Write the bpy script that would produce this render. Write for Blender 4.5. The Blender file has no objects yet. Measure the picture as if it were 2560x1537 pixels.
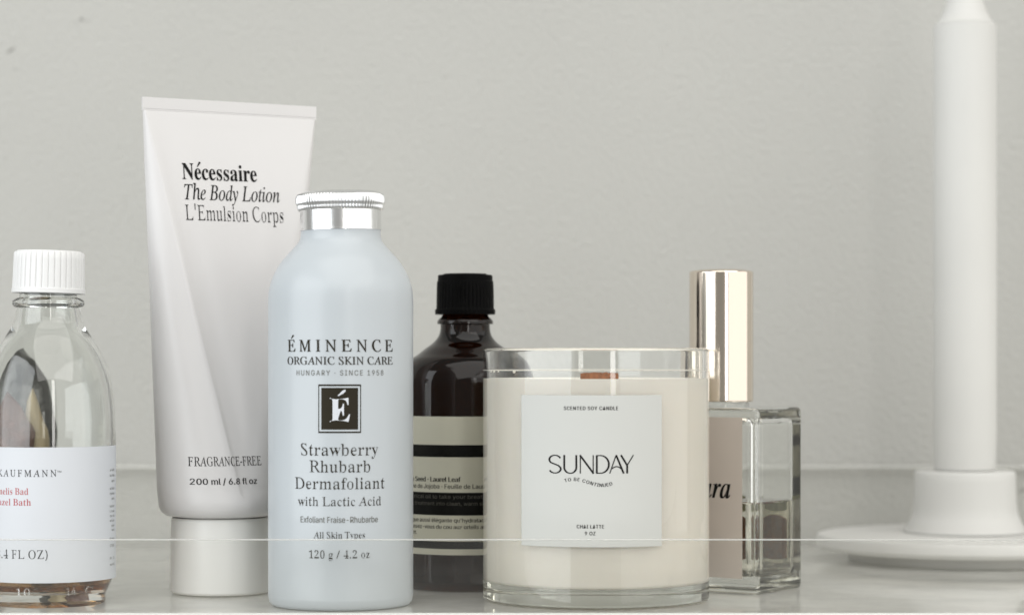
import bpy, bmesh, math, random
from mathutils import Vector, Matrix, noise
from mathutils.geometry import tessellate_polygon
random.seed(7)
S = bpy.context.scene
C = S.collection
R = math.radians

# ------------------------------------------------------------------ camera
F = 6044.0            # 85 mm lens, in photo pixels
EYE = 0.085           # eye height over the shelf floor (m)
HOR = 900.0           # photo row of the horizon
cam = bpy.data.cameras.new('camera')
co = bpy.data.objects.new('camera', cam)
C.objects.link(co)
cam.lens = 85; cam.sensor_width = 36; cam.sensor_fit = 'HORIZONTAL'
co.location = (0, 0, EYE); co.rotation_euler = (R(90), 0, 0)
cam.shift_y = (HOR - 768.5) / 2560.0
cam.clip_start = 0.01; cam.clip_end = 50
cam.dof.use_dof = True; cam.dof.focus_distance = 0.848; cam.dof.aperture_fstop = 9.0
S.camera = co

# ------------------------------------------------------------------ world, lamps, exposure
W = bpy.data.worlds.new("World"); S.world = W; W.use_nodes = True
bg = W.node_tree.nodes['Background']
bg.inputs[0].default_value = (0.87, 0.86, 0.81, 1); bg.inputs[1].default_value = 0.31
S.view_settings.view_transform = 'Standard'; S.view_settings.look = 'None'
S.view_settings.exposure = 0.15; S.view_settings.gamma = 1.0
S.cycles.max_bounces = 28; S.cycles.diffuse_bounces = 12; S.cycles.glossy_bounces = 14
S.cycles.transmission_bounces = 20; S.cycles.transparent_max_bounces = 24
def lamp(name, az, dist, z, w, h, power, col, aim=(0.02, 0.88, 0.07)):
    l = bpy.data.lights.new(name, 'AREA'); l.shape = 'RECTANGLE'; l.size = w; l.size_y = h
    l.energy = power; l.color = col
    o = bpy.data.objects.new(name, l); C.objects.link(o)
    a = R(az)
    o.location = (aim[0] + dist*math.sin(a), aim[1] - dist*math.cos(a), z)
    o.rotation_euler = (Vector(aim) - o.location).to_track_quat('-Z', 'Y').to_euler()
    return o
lamp('window_light', 62, 1.5, 0.34, 2.6, 1.9, 15.5, (1.0, 0.995, 0.975))
lamp('window_light', 15, 2.2, 0.50, 0.20, 1.3, 4.0, (1.0, 0.98, 0.95))
cl_ = lamp('ceiling_bounce_fill', 20, .9, 1.45, 2.2, 1.8, 19, (1.0, 0.985, 0.95))  # added overhead fill, standing in for light bounced off a white ceiling
lamp('window_light', -52, 1.6, 0.34, 1.6, 1.7, 21, (0.93, 0.97, 1.0))

# ------------------------------------------------------------------ helpers
def zof(py, d): return EYE - (py - HOR)/F*d
def xof(px, d): return (px - 1280.0)/F*d

def put(o, parent=None, label=None, cat=None, group=None, kind=None):
    C.objects.link(o)
    if parent is not None: o.parent = parent
    if label: o['label'] = label
    if cat: o['category'] = cat
    if group: o['group'] = group
    if kind: o['kind'] = kind
    return o
def thing(name, loc, label, cat):
    o = bpy.data.objects.new(name, None); o.location = loc
    o.empty_display_size = 0.01
    return put(o, None, label, cat)
def origin(o):
    v = Vector((0, 0, 0))
    while o is not None:
        v += o.location; o = o.parent
    return v
flipped = []
def mesh(name, verts, faces, mat, parent=None, smooth=True, kind=None, label=None, cat=None, sharp=40):
    """verts are world positions; the object hangs under its parent"""
    off = origin(parent)
    me = bpy.data.meshes.new(name)
    me.from_pydata([tuple(Vector(v) - off) for v in verts], [], faces)
    me.materials.append(mat)
    bm = bmesh.new(); bm.from_mesh(me)
    bmesh.ops.remove_doubles(bm, verts=bm.verts, dist=1e-7)
    bmesh.ops.recalc_face_normals(bm, faces=bm.faces)
    if bm.calc_volume(signed=True) < 0 and not any(len(e.link_faces) < 2 for e in bm.edges):
        bmesh.ops.reverse_faces(bm, faces=bm.faces); flipped.append(name)
    for f in bm.faces: f.smooth = smooth
    if smooth:
        for e in bm.edges:
            if len(e.link_faces) == 2 and e.calc_face_angle(0) > R(sharp): e.smooth = False
    bm.to_mesh(me); bm.free()
    return put(bpy.data.objects.new(name, me), parent, label, cat, None, kind)

def lathe(name, prof, c, mat, parent=None, seg=96, closed=False, mod=None, tilt=None, sharp=40, label=None, kind=None, cat=None):
    """prof: (r, z) list. closed joins last to first (a shell); open ones are capped by r=0 points"""
    # support rings keep the shading of long straight runs true to the shape
    P2 = []
    for q, (r, z) in enumerate(prof):
        P2.append((r, z))
        if q == len(prof)-1 and not closed: break
        r2, z2 = prof[(q+1) % len(prof)]; L = math.hypot(r2-r, z2-z)
        if L > .0035:
            for t_ in (.0003/L, 1-.0003/L): P2.append((r+(r2-r)*t_, z+(z2-z)*t_))
    prof = P2
    vs, fs, ring = [], [], []
    for (r, z) in prof:
        if r < 1e-6:
            ring.append([len(vs)]); vs.append(Vector((c[0], c[1], z)))
        else:
            row = []
            for i in range(seg):
                a = 2*math.pi*i/seg
                rr = r + (mod(a, r, z) if mod else 0)
                row.append(len(vs)); vs.append(Vector((c[0] + rr*math.cos(a), c[1] + rr*math.sin(a), z)))
            ring.append(row)
    n = len(prof)
    for k in range(n if closed else n-1):
        A, B = ring[k], ring[(k+1) % n]
        if len(A) == 1 and len(B) == 1: continue
        for i in range(seg):
            j = (i+1) % seg
            if len(A) == 1: fs.append((A[0], B[i], B[j]))
            elif len(B) == 1: fs.append((A[i], B[0], A[j]))
            else: fs.append((A[i], B[i], B[j], A[j]))
    if tilt:
        p, M = tilt
        vs = [Vector(p) + M @ (v - Vector(p)) for v in vs]
    return mesh(name, vs, fs, mat, parent, True, kind, label, cat, sharp)

def smooth_prof(pts, sub=5):
    """Catmull-Rom through (r, z) points"""
    out = []
    n = len(pts)
    for i in range(n-1):
        p0 = pts[max(i-1, 0)]; p1 = pts[i]; p2 = pts[i+1]; p3 = pts[min(i+2, n-1)]
        for k in range(sub):
            t = k/sub
            out.append(tuple(0.5*((2*p1[j]) + (-p0[j]+p2[j])*t + (2*p0[j]-5*p1[j]+4*p2[j]-p3[j])*t*t
                       + (-p0[j]+3*p1[j]-3*p2[j]+p3[j])*t**3) for j in (0, 1)))
    out.append(pts[-1])
    return out

def box(name, lo, hi, mat, parent=None, bev=0.0004, kind=None, label=None, seg=2, cat=None):
    bm = bmesh.new(); bmesh.ops.create_cube(bm, size=1)
    off = origin(parent)
    for v in bm.verts:
        v.co = Vector([lo[i] + (v.co[i]+.5)*(hi[i]-lo[i]) for i in range(3)]) - off
    if bev:
        bmesh.ops.bevel(bm, geom=list(bm.edges), offset=bev, segments=seg, affect='EDGES', profile=0.5)
        for f in bm.faces: f.smooth = True
        for e in bm.edges:
            if len(e.link_faces) == 2 and e.calc_face_angle(0) > R(50): e.smooth = False
    me = bpy.data.meshes.new(name); bm.to_mesh(me); bm.free(); me.materials.append(mat)
    return put(bpy.data.objects.new(name, me), parent, label, cat, None, kind)

# ------------------------------------------------------------------ materials
def mat(name, col, rough=0.5, metal=0, trans=0, ior=1.5, sss=0, bump=None, vary=None, coat=0, sssr=(1, .8, .6), sscale=.01, spec=.5):
    m = bpy.data.materials.new(name); m.use_nodes = True
    nt = m.node_tree; b = nt.nodes['Principled BSDF']
    b.inputs['Base Color'].default_value = (*col, 1); b.inputs['Roughness'].default_value = rough
    b.inputs['Metallic'].default_value = metal; b.inputs['Transmission Weight'].default_value = trans
    b.inputs['IOR'].default_value = ior; b.inputs['Coat Weight'].default_value = coat
    b.inputs['Specular IOR Level'].default_value = spec
    if sss:
        b.inputs['Subsurface Weight'].default_value = sss
        b.inputs['Subsurface Radius'].default_value = sssr; b.inputs['Subsurface Scale'].default_value = sscale
    tc = nt.nodes.new('ShaderNodeTexCoord')
    if vary:
        sc, amt = vary
        nz = nt.nodes.new('ShaderNodeTexNoise'); nz.inputs['Scale'].default_value = sc; nz.inputs['Detail'].default_value = 6
        nt.links.new(tc.outputs['Object'], nz.inputs['Vector'])
        mr = nt.nodes.new('ShaderNodeMapRange'); mr.inputs[1].default_value = .3; mr.inputs[2].default_value = .7
        mr.inputs[3].default_value = 1-amt; mr.inputs[4].default_value = 1+amt
        nt.links.new(nz.outputs['Fac'], mr.inputs[0])
        vm = nt.nodes.new('ShaderNodeVectorMath'); vm.operation = 'SCALE'; vm.inputs[0].default_value = col
        nt.links.new(mr.outputs[0], vm.inputs['Scale']); nt.links.new(vm.outputs[0], b.inputs['Base Color'])
        m2 = nt.nodes.new('ShaderNodeMapRange'); m2.inputs[3].default_value = rough*.8; m2.inputs[4].default_value = min(1, rough*1.2)
        nt.links.new(nz.outputs['Fac'], m2.inputs[0]); nt.links.new(m2.outputs[0], b.inputs['Roughness'])
    if bump:
        sc, st, dist = bump
        nz = nt.nodes.new('ShaderNodeTexNoise'); nz.inputs['Scale'].default_value = sc; nz.inputs['Detail'].default_value = 3
        nt.links.new(tc.outputs['Object'], nz.inputs['Vector'])
        bp = nt.nodes.new('ShaderNodeBump'); bp.inputs['Strength'].default_value = st; bp.inputs['Distance'].default_value = dist
        nt.links.new(nz.outputs['Fac'], bp.inputs['Height']); nt.links.new(bp.outputs[0], b.inputs['Normal'])
    return m

def thin_glass(name, tint, k, haze, ior=1.47):
    """a clear sheet: mirror by Fresnel, a diffuse pale share that paints in milky haze, the rest passes straight through"""
    m = bpy.data.materials.new(name); m.use_nodes = True; nt = m.node_tree; nt.nodes.clear()
    out = nt.nodes.new('ShaderNodeOutputMaterial')
    tr = nt.nodes.new('ShaderNodeBsdfTransparent'); tr.inputs[0].default_value = (*tint, 1)
    gl = nt.nodes.new('ShaderNodeBsdfGlossy'); gl.inputs['Roughness'].default_value = k
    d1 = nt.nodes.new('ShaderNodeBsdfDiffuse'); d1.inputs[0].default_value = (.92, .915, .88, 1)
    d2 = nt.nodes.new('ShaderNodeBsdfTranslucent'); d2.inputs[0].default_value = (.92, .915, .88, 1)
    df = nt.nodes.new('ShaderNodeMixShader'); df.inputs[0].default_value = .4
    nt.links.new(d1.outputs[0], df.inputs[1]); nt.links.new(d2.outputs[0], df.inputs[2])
    fr = nt.nodes.new('ShaderNodeFresnel')
    ge = nt.nodes.new('ShaderNodeNewGeometry'); io = nt.nodes.new('ShaderNodeMapRange')   # same mirror on both sides of the unrefracted sheet
    io.inputs[3].default_value = ior; io.inputs[4].default_value = 1/ior
    nt.links.new(ge.outputs['Backfacing'], io.inputs[0]); nt.links.new(io.outputs[0], fr.inputs[0])
    m1 = nt.nodes.new('ShaderNodeMixShader'); m2 = nt.nodes.new('ShaderNodeMixShader')
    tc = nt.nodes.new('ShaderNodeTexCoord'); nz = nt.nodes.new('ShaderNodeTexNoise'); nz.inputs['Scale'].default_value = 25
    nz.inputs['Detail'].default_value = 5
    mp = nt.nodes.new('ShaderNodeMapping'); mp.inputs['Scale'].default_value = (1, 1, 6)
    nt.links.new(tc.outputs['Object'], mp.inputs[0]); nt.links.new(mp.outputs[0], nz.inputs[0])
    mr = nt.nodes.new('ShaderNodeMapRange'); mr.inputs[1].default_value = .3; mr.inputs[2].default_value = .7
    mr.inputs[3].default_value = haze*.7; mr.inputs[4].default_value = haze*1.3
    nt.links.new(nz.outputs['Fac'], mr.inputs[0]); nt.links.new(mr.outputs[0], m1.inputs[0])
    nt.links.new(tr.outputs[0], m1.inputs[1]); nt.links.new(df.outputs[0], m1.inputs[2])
    nt.links.new(fr.outputs[0], m2.inputs[0]); nt.links.new(m1.outputs[0], m2.inputs[1]); nt.links.new(gl.outputs[0], m2.inputs[2])
    nt.links.new(m2.outputs[0], out.inputs[0])
    return m

# painted wall, with the few flecks and scuffs the photograph shows
M_wall = mat('wall_paint', (.438, .434, .410), .62, bump=(400, .95, .0009), vary=(4.5, .035), spec=.35)
nt = M_wall.node_tree; b = nt.nodes['Principled BSDF']
src = b.inputs['Base Color'].links[0].from_socket
geo = nt.nodes.new('ShaderNodeNewGeometry')
nz = nt.nodes.new('ShaderNodeTexNoise'); nz.inputs['Scale'].default_value = 420; nz.inputs['Detail'].default_value = 4
nt.links.new(geo.outputs['Position'], nz.inputs['Vector'])
WALL = 1.11
prev = src
for (px, py, ang, L, T, amt) in ((28, 126, -35, .0018, .0004, .75), (203, 49, 10, .0010, .0005, .7), (192, 62, 60, .0006, .0003, .4),
                                 (220, 53, 20, .0006, .0004, .35), (200, 82, 60, .0016, .0002, .3), (38, 172, 0, .0008, .0004, .3),
                                 (2556, 1225, -30, .0014, .0005, .7), (1112, 193, 0, .0007, .0004, .25), (1700, 560, 0, .0006, .0004, .2)):
    mp = nt.nodes.new('ShaderNodeMapping'); mp.vector_type = 'TEXTURE'
    mp.inputs['Location'].default_value = (xof(px, WALL), WALL, zof(py, WALL))
    mp.inputs['Rotation'].default_value = (0, R(ang), 0); mp.inputs['Scale'].default_value = (L*1.5, .01, T*1.7)
    nt.links.new(geo.outputs['Position'], mp.inputs[0])
    ln = nt.nodes.new('ShaderNodeVectorMath'); ln.operation = 'LENGTH'; nt.links.new(mp.outputs[0], ln.inputs[0])
    ad = nt.nodes.new('ShaderNodeMath'); ad.operation = 'MULTIPLY_ADD'; ad.inputs[1].default_value = 1.6
    nt.links.new(nz.outputs['Fac'], ad.inputs[0]); nt.links.new(ln.outputs['Value'], ad.inputs[2])
    mr = nt.nodes.new('ShaderNodeMapRange'); mr.inputs[1].default_value = 1.1; mr.inputs[2].default_value = 1.9
    mr.inputs[3].default_value = amt; mr.inputs[4].default_value = 0
    nt.links.new(ad.outputs[0], mr.inputs[0])
    mx = nt.nodes.new('ShaderNodeMix'); mx.data_type = 'RGBA'
    nt.links.new(mr.outputs[0], mx.inputs[0]); nt.links.new(prev, mx.inputs[6]); mx.inputs[7].default_value = (.10, .09, .08, 1)
    prev = mx.outputs[2]
nt.links.new(prev, b.inputs['Base Color'])

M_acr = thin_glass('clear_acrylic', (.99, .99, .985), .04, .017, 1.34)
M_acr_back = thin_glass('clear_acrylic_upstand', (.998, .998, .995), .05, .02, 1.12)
M_acr_floor = thin_glass('clear_acrylic_floor', (.985, .985, .975), .035, .84)  # largely diffuse pale colour, put in to brighten the shelf floor
M_edge = mat('lit_acrylic_edge', (.93, .93, .90), .25, trans=.45, ior=1.47)  # pale diffuse colour stands in for light gathered in the edges
M_glass = mat('clear_glass', (.935, .945, .93), .0, trans=1, ior=1.5)
M_glass_green = mat('thick_clear_glass', (.985, .99, .98), .0, trans=1, ior=1.5)
va = M_glass_green.node_tree.nodes.new('ShaderNodeVolumeAbsorption')   # the faint grey green of thick glass
va.inputs['Color'].default_value = (.80, .81, .765, 1); va.inputs['Density'].default_value = 15
M_glass_green.node_tree.links.new(va.outputs[0], M_glass_green.node_tree.nodes['Material Output'].inputs['Volume'])
M_amber = mat('amber_glass', (.010, .0027, .0007), .04, trans=1, ior=1.40)
M_liq = mat('brown_bath_oil', (.46, .26, .11), .0, trans=1, ior=1.36)
M_perf = mat('yellow_perfume', (.98, .96, .88), .0, trans=1, ior=1.36)
M_pp = mat('white_ribbed_plastic', (.74, .74, .735), .38)
M_paper = mat('white_label_paper', (.62, .64, .675), .55, bump=(1500, .12, .00005), vary=(40, .012))
M_creamlabel = mat('cream_label_paper', (.60, .585, .48), .5, vary=(60, .02))
M_sundaylabel = mat('soft_white_label_paper', (.545, .55, .525), .75, bump=(1400, .08, .00005), vary=(40, .012))
M_tube = mat('white_tube_plastic', (.63, .617, .613), .38, vary=(14, .012))
M_tubecap = mat('white_tube_cap_plastic', (.78, .775, .75), .35, vary=(30, .01))  # colour lightened to carry the haze of the lip in front
M_bottle = mat('cool_white_bottle_plastic', (.478, .513, .538), .30, vary=(9, .010))
M_foil = mat('silver_foil', (.90, .905, .91), .22, metal=1, bump=(300, .10, .0003))
M_silver = mat('silver_ribbed_metal', (.84, .85, .86), .22, metal=1, bump=(900, .2, .0001))
M_gold = mat('pale_gold_metal', (.80, .71, .61), .12, metal=1, bump=(120, .03, .0003))
M_wax = mat('cream_wax', (.99, .938, .845), .45, sss=.06, sssr=(1, .75, .5), sscale=.006, vary=(30, .018))
M_wick = mat('charred_wood_wick', (.24, .095, .04), .85, bump=(1500, .8, .0004), vary=(900, .3))
M_black = mat('black_ribbed_plastic', (.002, .002, .002), .5, spec=.05)
M_ped = mat('matte_white_ceramic', (.60, .595, .572), .6, bump=(60, .08, .0005), vary=(22, .02))
M_ink = mat('black_ink', (.006, .006, .006), .6, spec=.15)
M_brownink = mat('dark_brown_ink', (.020, .016, .008), .55, spec=.2)
M_greyink = mat('grey_brown_ink', (.13, .13, .115), .5)
M_ink2 = mat('blackened_label_band', (.006, .006, .005), .5, spec=.15)
M_faint = mat('faint_grey_ink', (.085, .08, .065), .5)
M_red = mat('red_ink', (.42, .03, .035), .5)
M_pink = mat('pink_beige_film', (.56, .50, .45), .45, vary=(40, .03))
M_foilbag = mat('dark_crumpled_foil', (.075, .075, .07), .34, metal=1, bump=(90, .8, .004))
M_goldfoil = mat('yellow_crumpled_foil', (.36, .29, .17), .55, metal=.2, bump=(120, .6, .003))
M_brown = mat('wrinkled_brown_skin', (.10, .042, .026), .5, bump=(220, .7, .002), vary=(120, .4))

# ------------------------------------------------------------------ lettering
# letter outlines: {style: {character: [advance, [[x0, y0, x1, y1, ...], ...]]}} in thousandths of the letter size
GL = {
 'B': {
  ' ': [175,[]],
  '(': [201,[[126,-106,102,-76,81,-43,64,-9,51,28,40,66,33,104,28,144,27,184,28,225,33,265,40,304,51,342,64,379,81,415,102,448,126,480,181,480,159,447,140,413,124,378,110,340,100,302,93,264,88,224,87,185,88,146,93,108,100,70,110,32,124,-5,140,-40,159,-74,181,-106]]],
  ')': [201,[[21,-106,43,-74,62,-40,78,-5,91,32,101,70,109,108,113,146,115,185,113,224,109,264,101,302,91,340,78,378,61,413,42,447,20,480,76,480,100,448,120,415,137,379,151,342,161,304,169,265,173,225,175,184,173,144,169,104,161,66,151,28,137,-9,120,-43,100,-76,76,-106]]],
  '-': [216,[[27,154,27,206,189,206,189,154]]],
  '.': [180,[[89,-9,60,1,54,10,50,22,48,36,50,51,54,63,60,71,89,81,119,71,126,63,130,51,132,36,130,22,126,10,119,1]]],
  '/': [250,[[7,0,185,480,243,480,64,0]]],
  '0': [375,[[188,-7,150,-3,118,7,91,24,69,48,51,76,39,111,32,140,27,171,24,205,23,241,24,277,27,311,32,342,39,371,51,405,69,433,91,456,118,473,150,483,189,486,225,483,257,473,283,456,305,433,322,405,336,370,343,341,348,310,352,277,353,240,352,204,348,171,343,139,336,110,322,76,305,47,283,24,256,7,225,-3],[188,37,210,43,227,61,237,91,242,120,246,155,248,195,248,240,248,286,246,326,242,360,237,390,227,419,211,437,189,443,166,437,150,419,139,390,134,360,130,326,128,286,127,240,128,195,130,155,134,120,139,91,150,61,166,43]]],
  '1': [375,[[65,0,65,36,120,36,131,37,139,40,146,45,154,79,154,416,108,365,94,355,81,348,67,346,57,347,48,352,40,359,33,369,29,381,28,396,74,412,132,447,179,482,254,482,254,79,261,47,267,41,276,37,288,36,343,36,343,0]]],
  '2': [375,[[24,0,24,69,123,171,187,245,218,307,226,371,225,395,220,413,212,427,202,437,189,443,174,445,153,442,137,432,126,416,118,393,114,364,112,329,88,331,68,336,50,344,37,357,29,374,26,396,28,411,34,426,43,441,55,454,72,465,92,474,116,481,143,485,174,486,220,483,258,473,288,456,310,434,323,407,328,375,319,329,291,281,238,220,154,138,87,74,244,74,257,75,269,79,279,86,288,95,295,107,300,120,305,141,345,141,341,0]]],
  '3': [375,[[163,-7,132,-5,104,-2,81,5,62,13,46,23,34,35,26,47,20,60,19,74,21,90,26,103,36,113,48,120,61,125,76,126,78,100,86,79,99,62,116,50,135,43,158,40,199,49,211,56,221,66,230,79,236,95,240,115,241,139,238,163,229,184,214,202,194,216,168,224,137,227,95,227,95,269,140,269,166,272,188,281,204,296,216,316,223,340,225,367,223,390,219,409,211,424,200,436,186,443,169,445,154,444,142,439,133,430,116,391,111,341,86,343,64,348,47,356,34,367,27,382,24,401,28,423,41,444,62,461,91,475,128,483,173,486,217,483,255,474,286,458,309,436,323,409,328,377,324,348,315,323,298,301,277,283,253,267,225,256,279,238,297,228,312,216,326,201,336,184,342,163,345,138,343,112,338,90,329,70,318,52,304,37,288,25,230,1]]],
  '4': [375,[[121,0,121,36,140,36,179,44,188,52,193,65,195,84,195,125,9,125,9,166,199,480,293,480,293,169,363,169,363,125,293,125,293,84,295,65,300,52,309,44,348,36,357,36,357,0],[56,169,195,169,195,287,196,351,199,416,189,394,174,366,158,338,146,319]]],
  'A': [437,[[-9,0,-9,18,4,19,14,24,24,30,49,75,206,466,224,465,384,87,411,34,420,25,430,20,443,18,443,0,229,0,229,18,259,21,277,30,283,46,273,81,253,132,103,132,79,71,76,59,75,48,80,32,96,21,124,18,128,18,128,0],[113,161,242,161,177,319]]],
  'B': [443,[[16,0,16,17,36,20,52,25,62,32,69,44,73,60,75,82,75,369,69,412,51,433,15,439,15,455,220,455,297,449,352,429,385,396,396,351,389,313,369,283,335,261,287,247,344,231,385,206,410,173,418,132,413,93,397,61,371,35,345,19,314,9,278,2,238,0],[182,252,188,252,220,254,245,261,263,272,275,290,282,314,285,345,283,373,278,395,269,412,257,424,239,431,216,434,203,433,193,430,188,425,182,391],[222,24,248,27,268,35,283,49,293,69,299,95,301,128,298,162,290,188,277,208,258,221,231,228,197,231,182,231,182,65,190,33,198,28,208,25]]],
  'C': [468,[[257,-11,224,-9,193,-3,164,6,137,20,105,43,78,71,56,104,43,132,34,162,28,194,26,228,28,262,34,294,43,323,56,351,79,384,106,412,139,435,166,448,195,458,226,464,259,465,292,463,328,454,367,440,388,435,402,439,413,449,419,465,437,465,437,308,420,308,403,347,381,380,356,407,328,427,298,439,265,443,212,430,174,389,151,321,144,226,152,138,177,74,219,36,278,24,305,26,331,33,358,45,383,61,407,81,428,106,447,89,409,45,365,14,314,-5]]],
  'D': [496,[[20,0,20,17,39,19,53,23,63,30,69,39,73,54,74,75,74,374,72,397,68,415,61,426,50,433,35,437,15,439,15,455,222,455,278,452,328,441,370,422,405,396,433,364,452,325,464,279,468,228,453,128,408,57,333,14,228,0],[222,24,262,30,295,47,319,75,333,104,343,139,349,181,351,229,343,318,319,382,279,420,223,433,208,432,197,429,190,423,182,385,182,72,190,34,197,29,208,25]]],
  'E': [442,[[14,0,14,17,35,18,51,22,62,30,70,41,74,57,75,78,75,369,74,394,69,413,62,425,51,433,36,437,16,439,16,455,399,455,399,320,383,320,375,357,361,386,340,406,312,420,276,428,232,430,200,428,186,417,183,388,183,246,193,246,221,248,243,256,259,269,272,288,281,313,288,345,304,345,304,118,287,118,273,181,264,195,254,206,241,213,185,222,183,222,183,67,184,53,187,42,192,35,230,28,261,29,289,32,313,39,335,48,354,60,371,75,386,94,399,116,411,143,430,143,402,0]]],
  'F': [404,[[15,0,15,17,36,20,52,26,62,34,69,45,73,62,75,84,75,375,73,396,69,412,61,423,50,430,35,435,14,439,14,455,394,455,394,320,377,320,372,345,365,367,355,385,343,400,328,412,310,420,288,426,261,430,230,431,200,429,186,421,182,398,182,247,190,247,217,250,239,257,256,270,269,289,278,314,284,347,302,347,302,118,285,118,279,154,269,181,257,200,239,213,217,221,189,224,182,224,182,81,188,43,193,34,200,28,210,24,257,17,257,0]]],
  'H': [523,[[15,0,15,17,36,20,52,24,62,32,69,43,73,59,75,81,75,379,73,398,69,413,62,424,51,431,36,436,16,439,16,455,242,455,242,439,204,432,187,415,182,379,182,251,342,251,342,379,337,415,320,432,282,439,282,455,507,455,507,439,486,436,471,431,461,424,454,414,451,399,449,379,449,81,451,60,455,44,461,33,471,25,487,20,507,17,507,0,282,0,282,17,303,20,318,24,329,31,336,41,340,58,342,81,342,221,182,221,182,81,183,59,187,43,194,32,205,24,221,20,242,17,242,0]]],
  'K': [510,[[16,0,16,17,37,20,53,24,63,32,70,43,74,59,75,81,75,379,74,398,70,413,63,424,52,432,37,436,17,439,17,455,242,455,242,439,205,432,187,415,183,379,183,234,321,373,336,391,345,406,349,418,342,430,323,436,291,439,291,455,486,455,486,439,477,439,447,434,415,419,381,395,345,361,271,285,463,46,487,25,519,17,519,0,281,0,281,17,306,18,322,21,334,34,316,66,199,214,183,198,183,81,184,59,188,43,195,32,205,24,221,20,242,17,242,0]]],
  'L': [426,[[15,0,15,17,36,20,52,24,62,32,69,43,73,59,75,81,75,379,73,399,69,414,62,425,51,432,36,436,16,439,16,455,250,455,250,439,208,434,199,430,193,424,188,416,182,379,182,83,185,47,200,31,234,28,264,29,291,33,315,40,335,49,354,63,370,80,384,100,397,125,409,154,427,154,402,0]]],
  'M': [634,[[14,0,14,17,34,20,50,24,61,32,69,43,74,58,75,79,75,382,71,416,53,432,15,439,15,455,185,455,317,142,449,455,617,455,617,439,598,436,583,430,573,423,566,412,561,397,560,378,560,85,565,43,582,23,617,17,617,0,396,0,396,17,433,25,450,44,455,83,455,399,288,0,270,0,105,389,105,80,107,57,112,41,120,30,131,23,148,19,169,17,169,0]]],
  'N': [494,[[403,-11,107,350,107,79,108,57,112,42,119,31,129,24,145,20,167,17,167,0,18,0,18,17,54,23,71,41,76,79,76,388,36,433,18,439,18,455,156,455,391,169,391,377,386,414,369,431,331,439,331,455,480,455,480,439,459,436,443,432,433,425,427,414,423,398,422,377,422,-11]]],
  'R': [473,[[15,0,15,17,36,20,52,24,62,32,69,43,73,59,75,81,75,379,73,398,69,413,62,424,51,431,36,436,16,439,16,455,217,455,264,453,305,448,339,439,367,426,395,403,412,372,417,334,411,296,392,265,360,241,315,224,432,50,452,26,478,17,480,17,480,0,338,0,201,212,182,212,182,81,183,59,187,43,194,32,205,24,221,20,242,17,242,0],[182,234,203,234,235,236,261,245,280,258,293,278,301,304,304,336,299,378,284,407,259,425,224,431,209,430,197,427,190,422,182,385]]],
  'S': [390,[[43,-11,43,158,62,158,75,113,91,77,111,50,136,30,164,19,197,15,220,17,241,24,257,36,269,51,276,69,279,89,273,117,255,140,225,160,163,191,127,210,99,231,77,253,62,276,53,302,50,332,52,358,57,381,67,403,80,421,96,437,115,449,136,459,160,464,185,466,229,461,282,448,291,446,300,445,310,447,317,454,320,466,339,466,339,319,322,319,315,343,305,365,293,385,280,402,265,417,248,429,231,438,213,443,194,445,173,443,155,437,140,426,128,413,122,398,120,380,121,364,127,349,137,336,189,303,253,273,317,233,331,219,342,204,350,188,359,133,357,106,350,80,339,58,323,38,304,21,281,8,254,-2,225,-8,192,-10,158,-8,126,1,98,9,85,12,69,7,61,-11]]],
  'T': [423,[[92,0,92,17,114,19,130,23,142,31,150,42,154,59,156,81,156,433,149,433,116,430,88,420,65,403,47,380,35,352,29,318,11,318,11,455,410,455,410,317,394,317,381,368,357,404,319,426,269,433,263,433,263,81,265,58,269,41,276,30,288,23,305,19,328,17,328,0]]],
  'U': [492,[[248,-13,205,-10,168,-2,138,10,114,29,96,52,83,81,76,115,73,155,73,379,72,398,68,413,61,424,50,431,35,436,15,439,15,455,240,455,240,439,202,432,185,415,181,379,181,140,183,104,191,74,203,51,221,35,245,25,275,22,326,31,363,56,385,99,392,159,392,378,391,398,387,413,379,423,368,431,351,436,328,439,328,455,474,455,474,439,456,435,442,429,433,421,427,411,424,396,422,378,422,181,420,133,412,92,398,58,380,32,356,13,325,-2,290,-10]]],
  'a': [344,[[255,-10,226,-5,208,10,200,35,168,11,133,-4,95,-9,74,-6,55,0,40,11,29,26,22,43,20,63,25,91,39,115,63,136,88,150,119,164,156,177,199,190,199,241,197,258,193,272,187,282,177,290,164,294,148,296,123,293,109,286,104,274,113,257,123,231,121,220,117,210,110,202,100,196,90,192,77,191,64,192,54,196,45,203,38,212,34,223,33,236,35,252,40,266,49,278,62,290,77,300,95,308,115,314,137,317,162,318,205,315,239,307,263,292,280,271,290,244,293,210,293,62,295,40,304,34,320,42,329,28,306,7,281,-6],[151,34,174,41,199,63,199,169,154,151,127,123,118,84,122,56,133,39]]],
  'b': [361,[[43,-11,43,388,37,428,8,439,8,455,138,455,138,279,162,301,190,314,221,318,244,316,265,310,284,299,301,284,315,266,326,245,335,221,340,195,342,166,340,133,333,103,323,75,308,51,291,30,270,13,246,0,220,-8,192,-10,162,-6,133,7,105,28,53,-11],[183,14,204,18,220,30,232,49,239,77,244,114,245,160,244,197,239,228,231,251,220,267,204,277,184,280,155,270,147,262,142,253,138,242,138,69,143,38,158,20]]],
  'c': [293,[[156,-10,131,-8,108,-1,87,11,67,26,51,45,38,68,28,93,21,120,19,150,22,181,29,210,40,237,55,260,74,280,96,297,120,309,146,317,175,319,204,317,230,310,250,298,265,283,274,265,277,245,276,233,272,223,266,215,258,209,248,205,236,204,214,209,201,225,196,251,197,261,197,271,194,286,185,294,169,297,144,290,126,269,116,235,112,187,115,142,123,105,137,76,156,55,178,42,204,38,227,42,250,53,271,72,285,60,258,30,227,8,193,-6]]],
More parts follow.
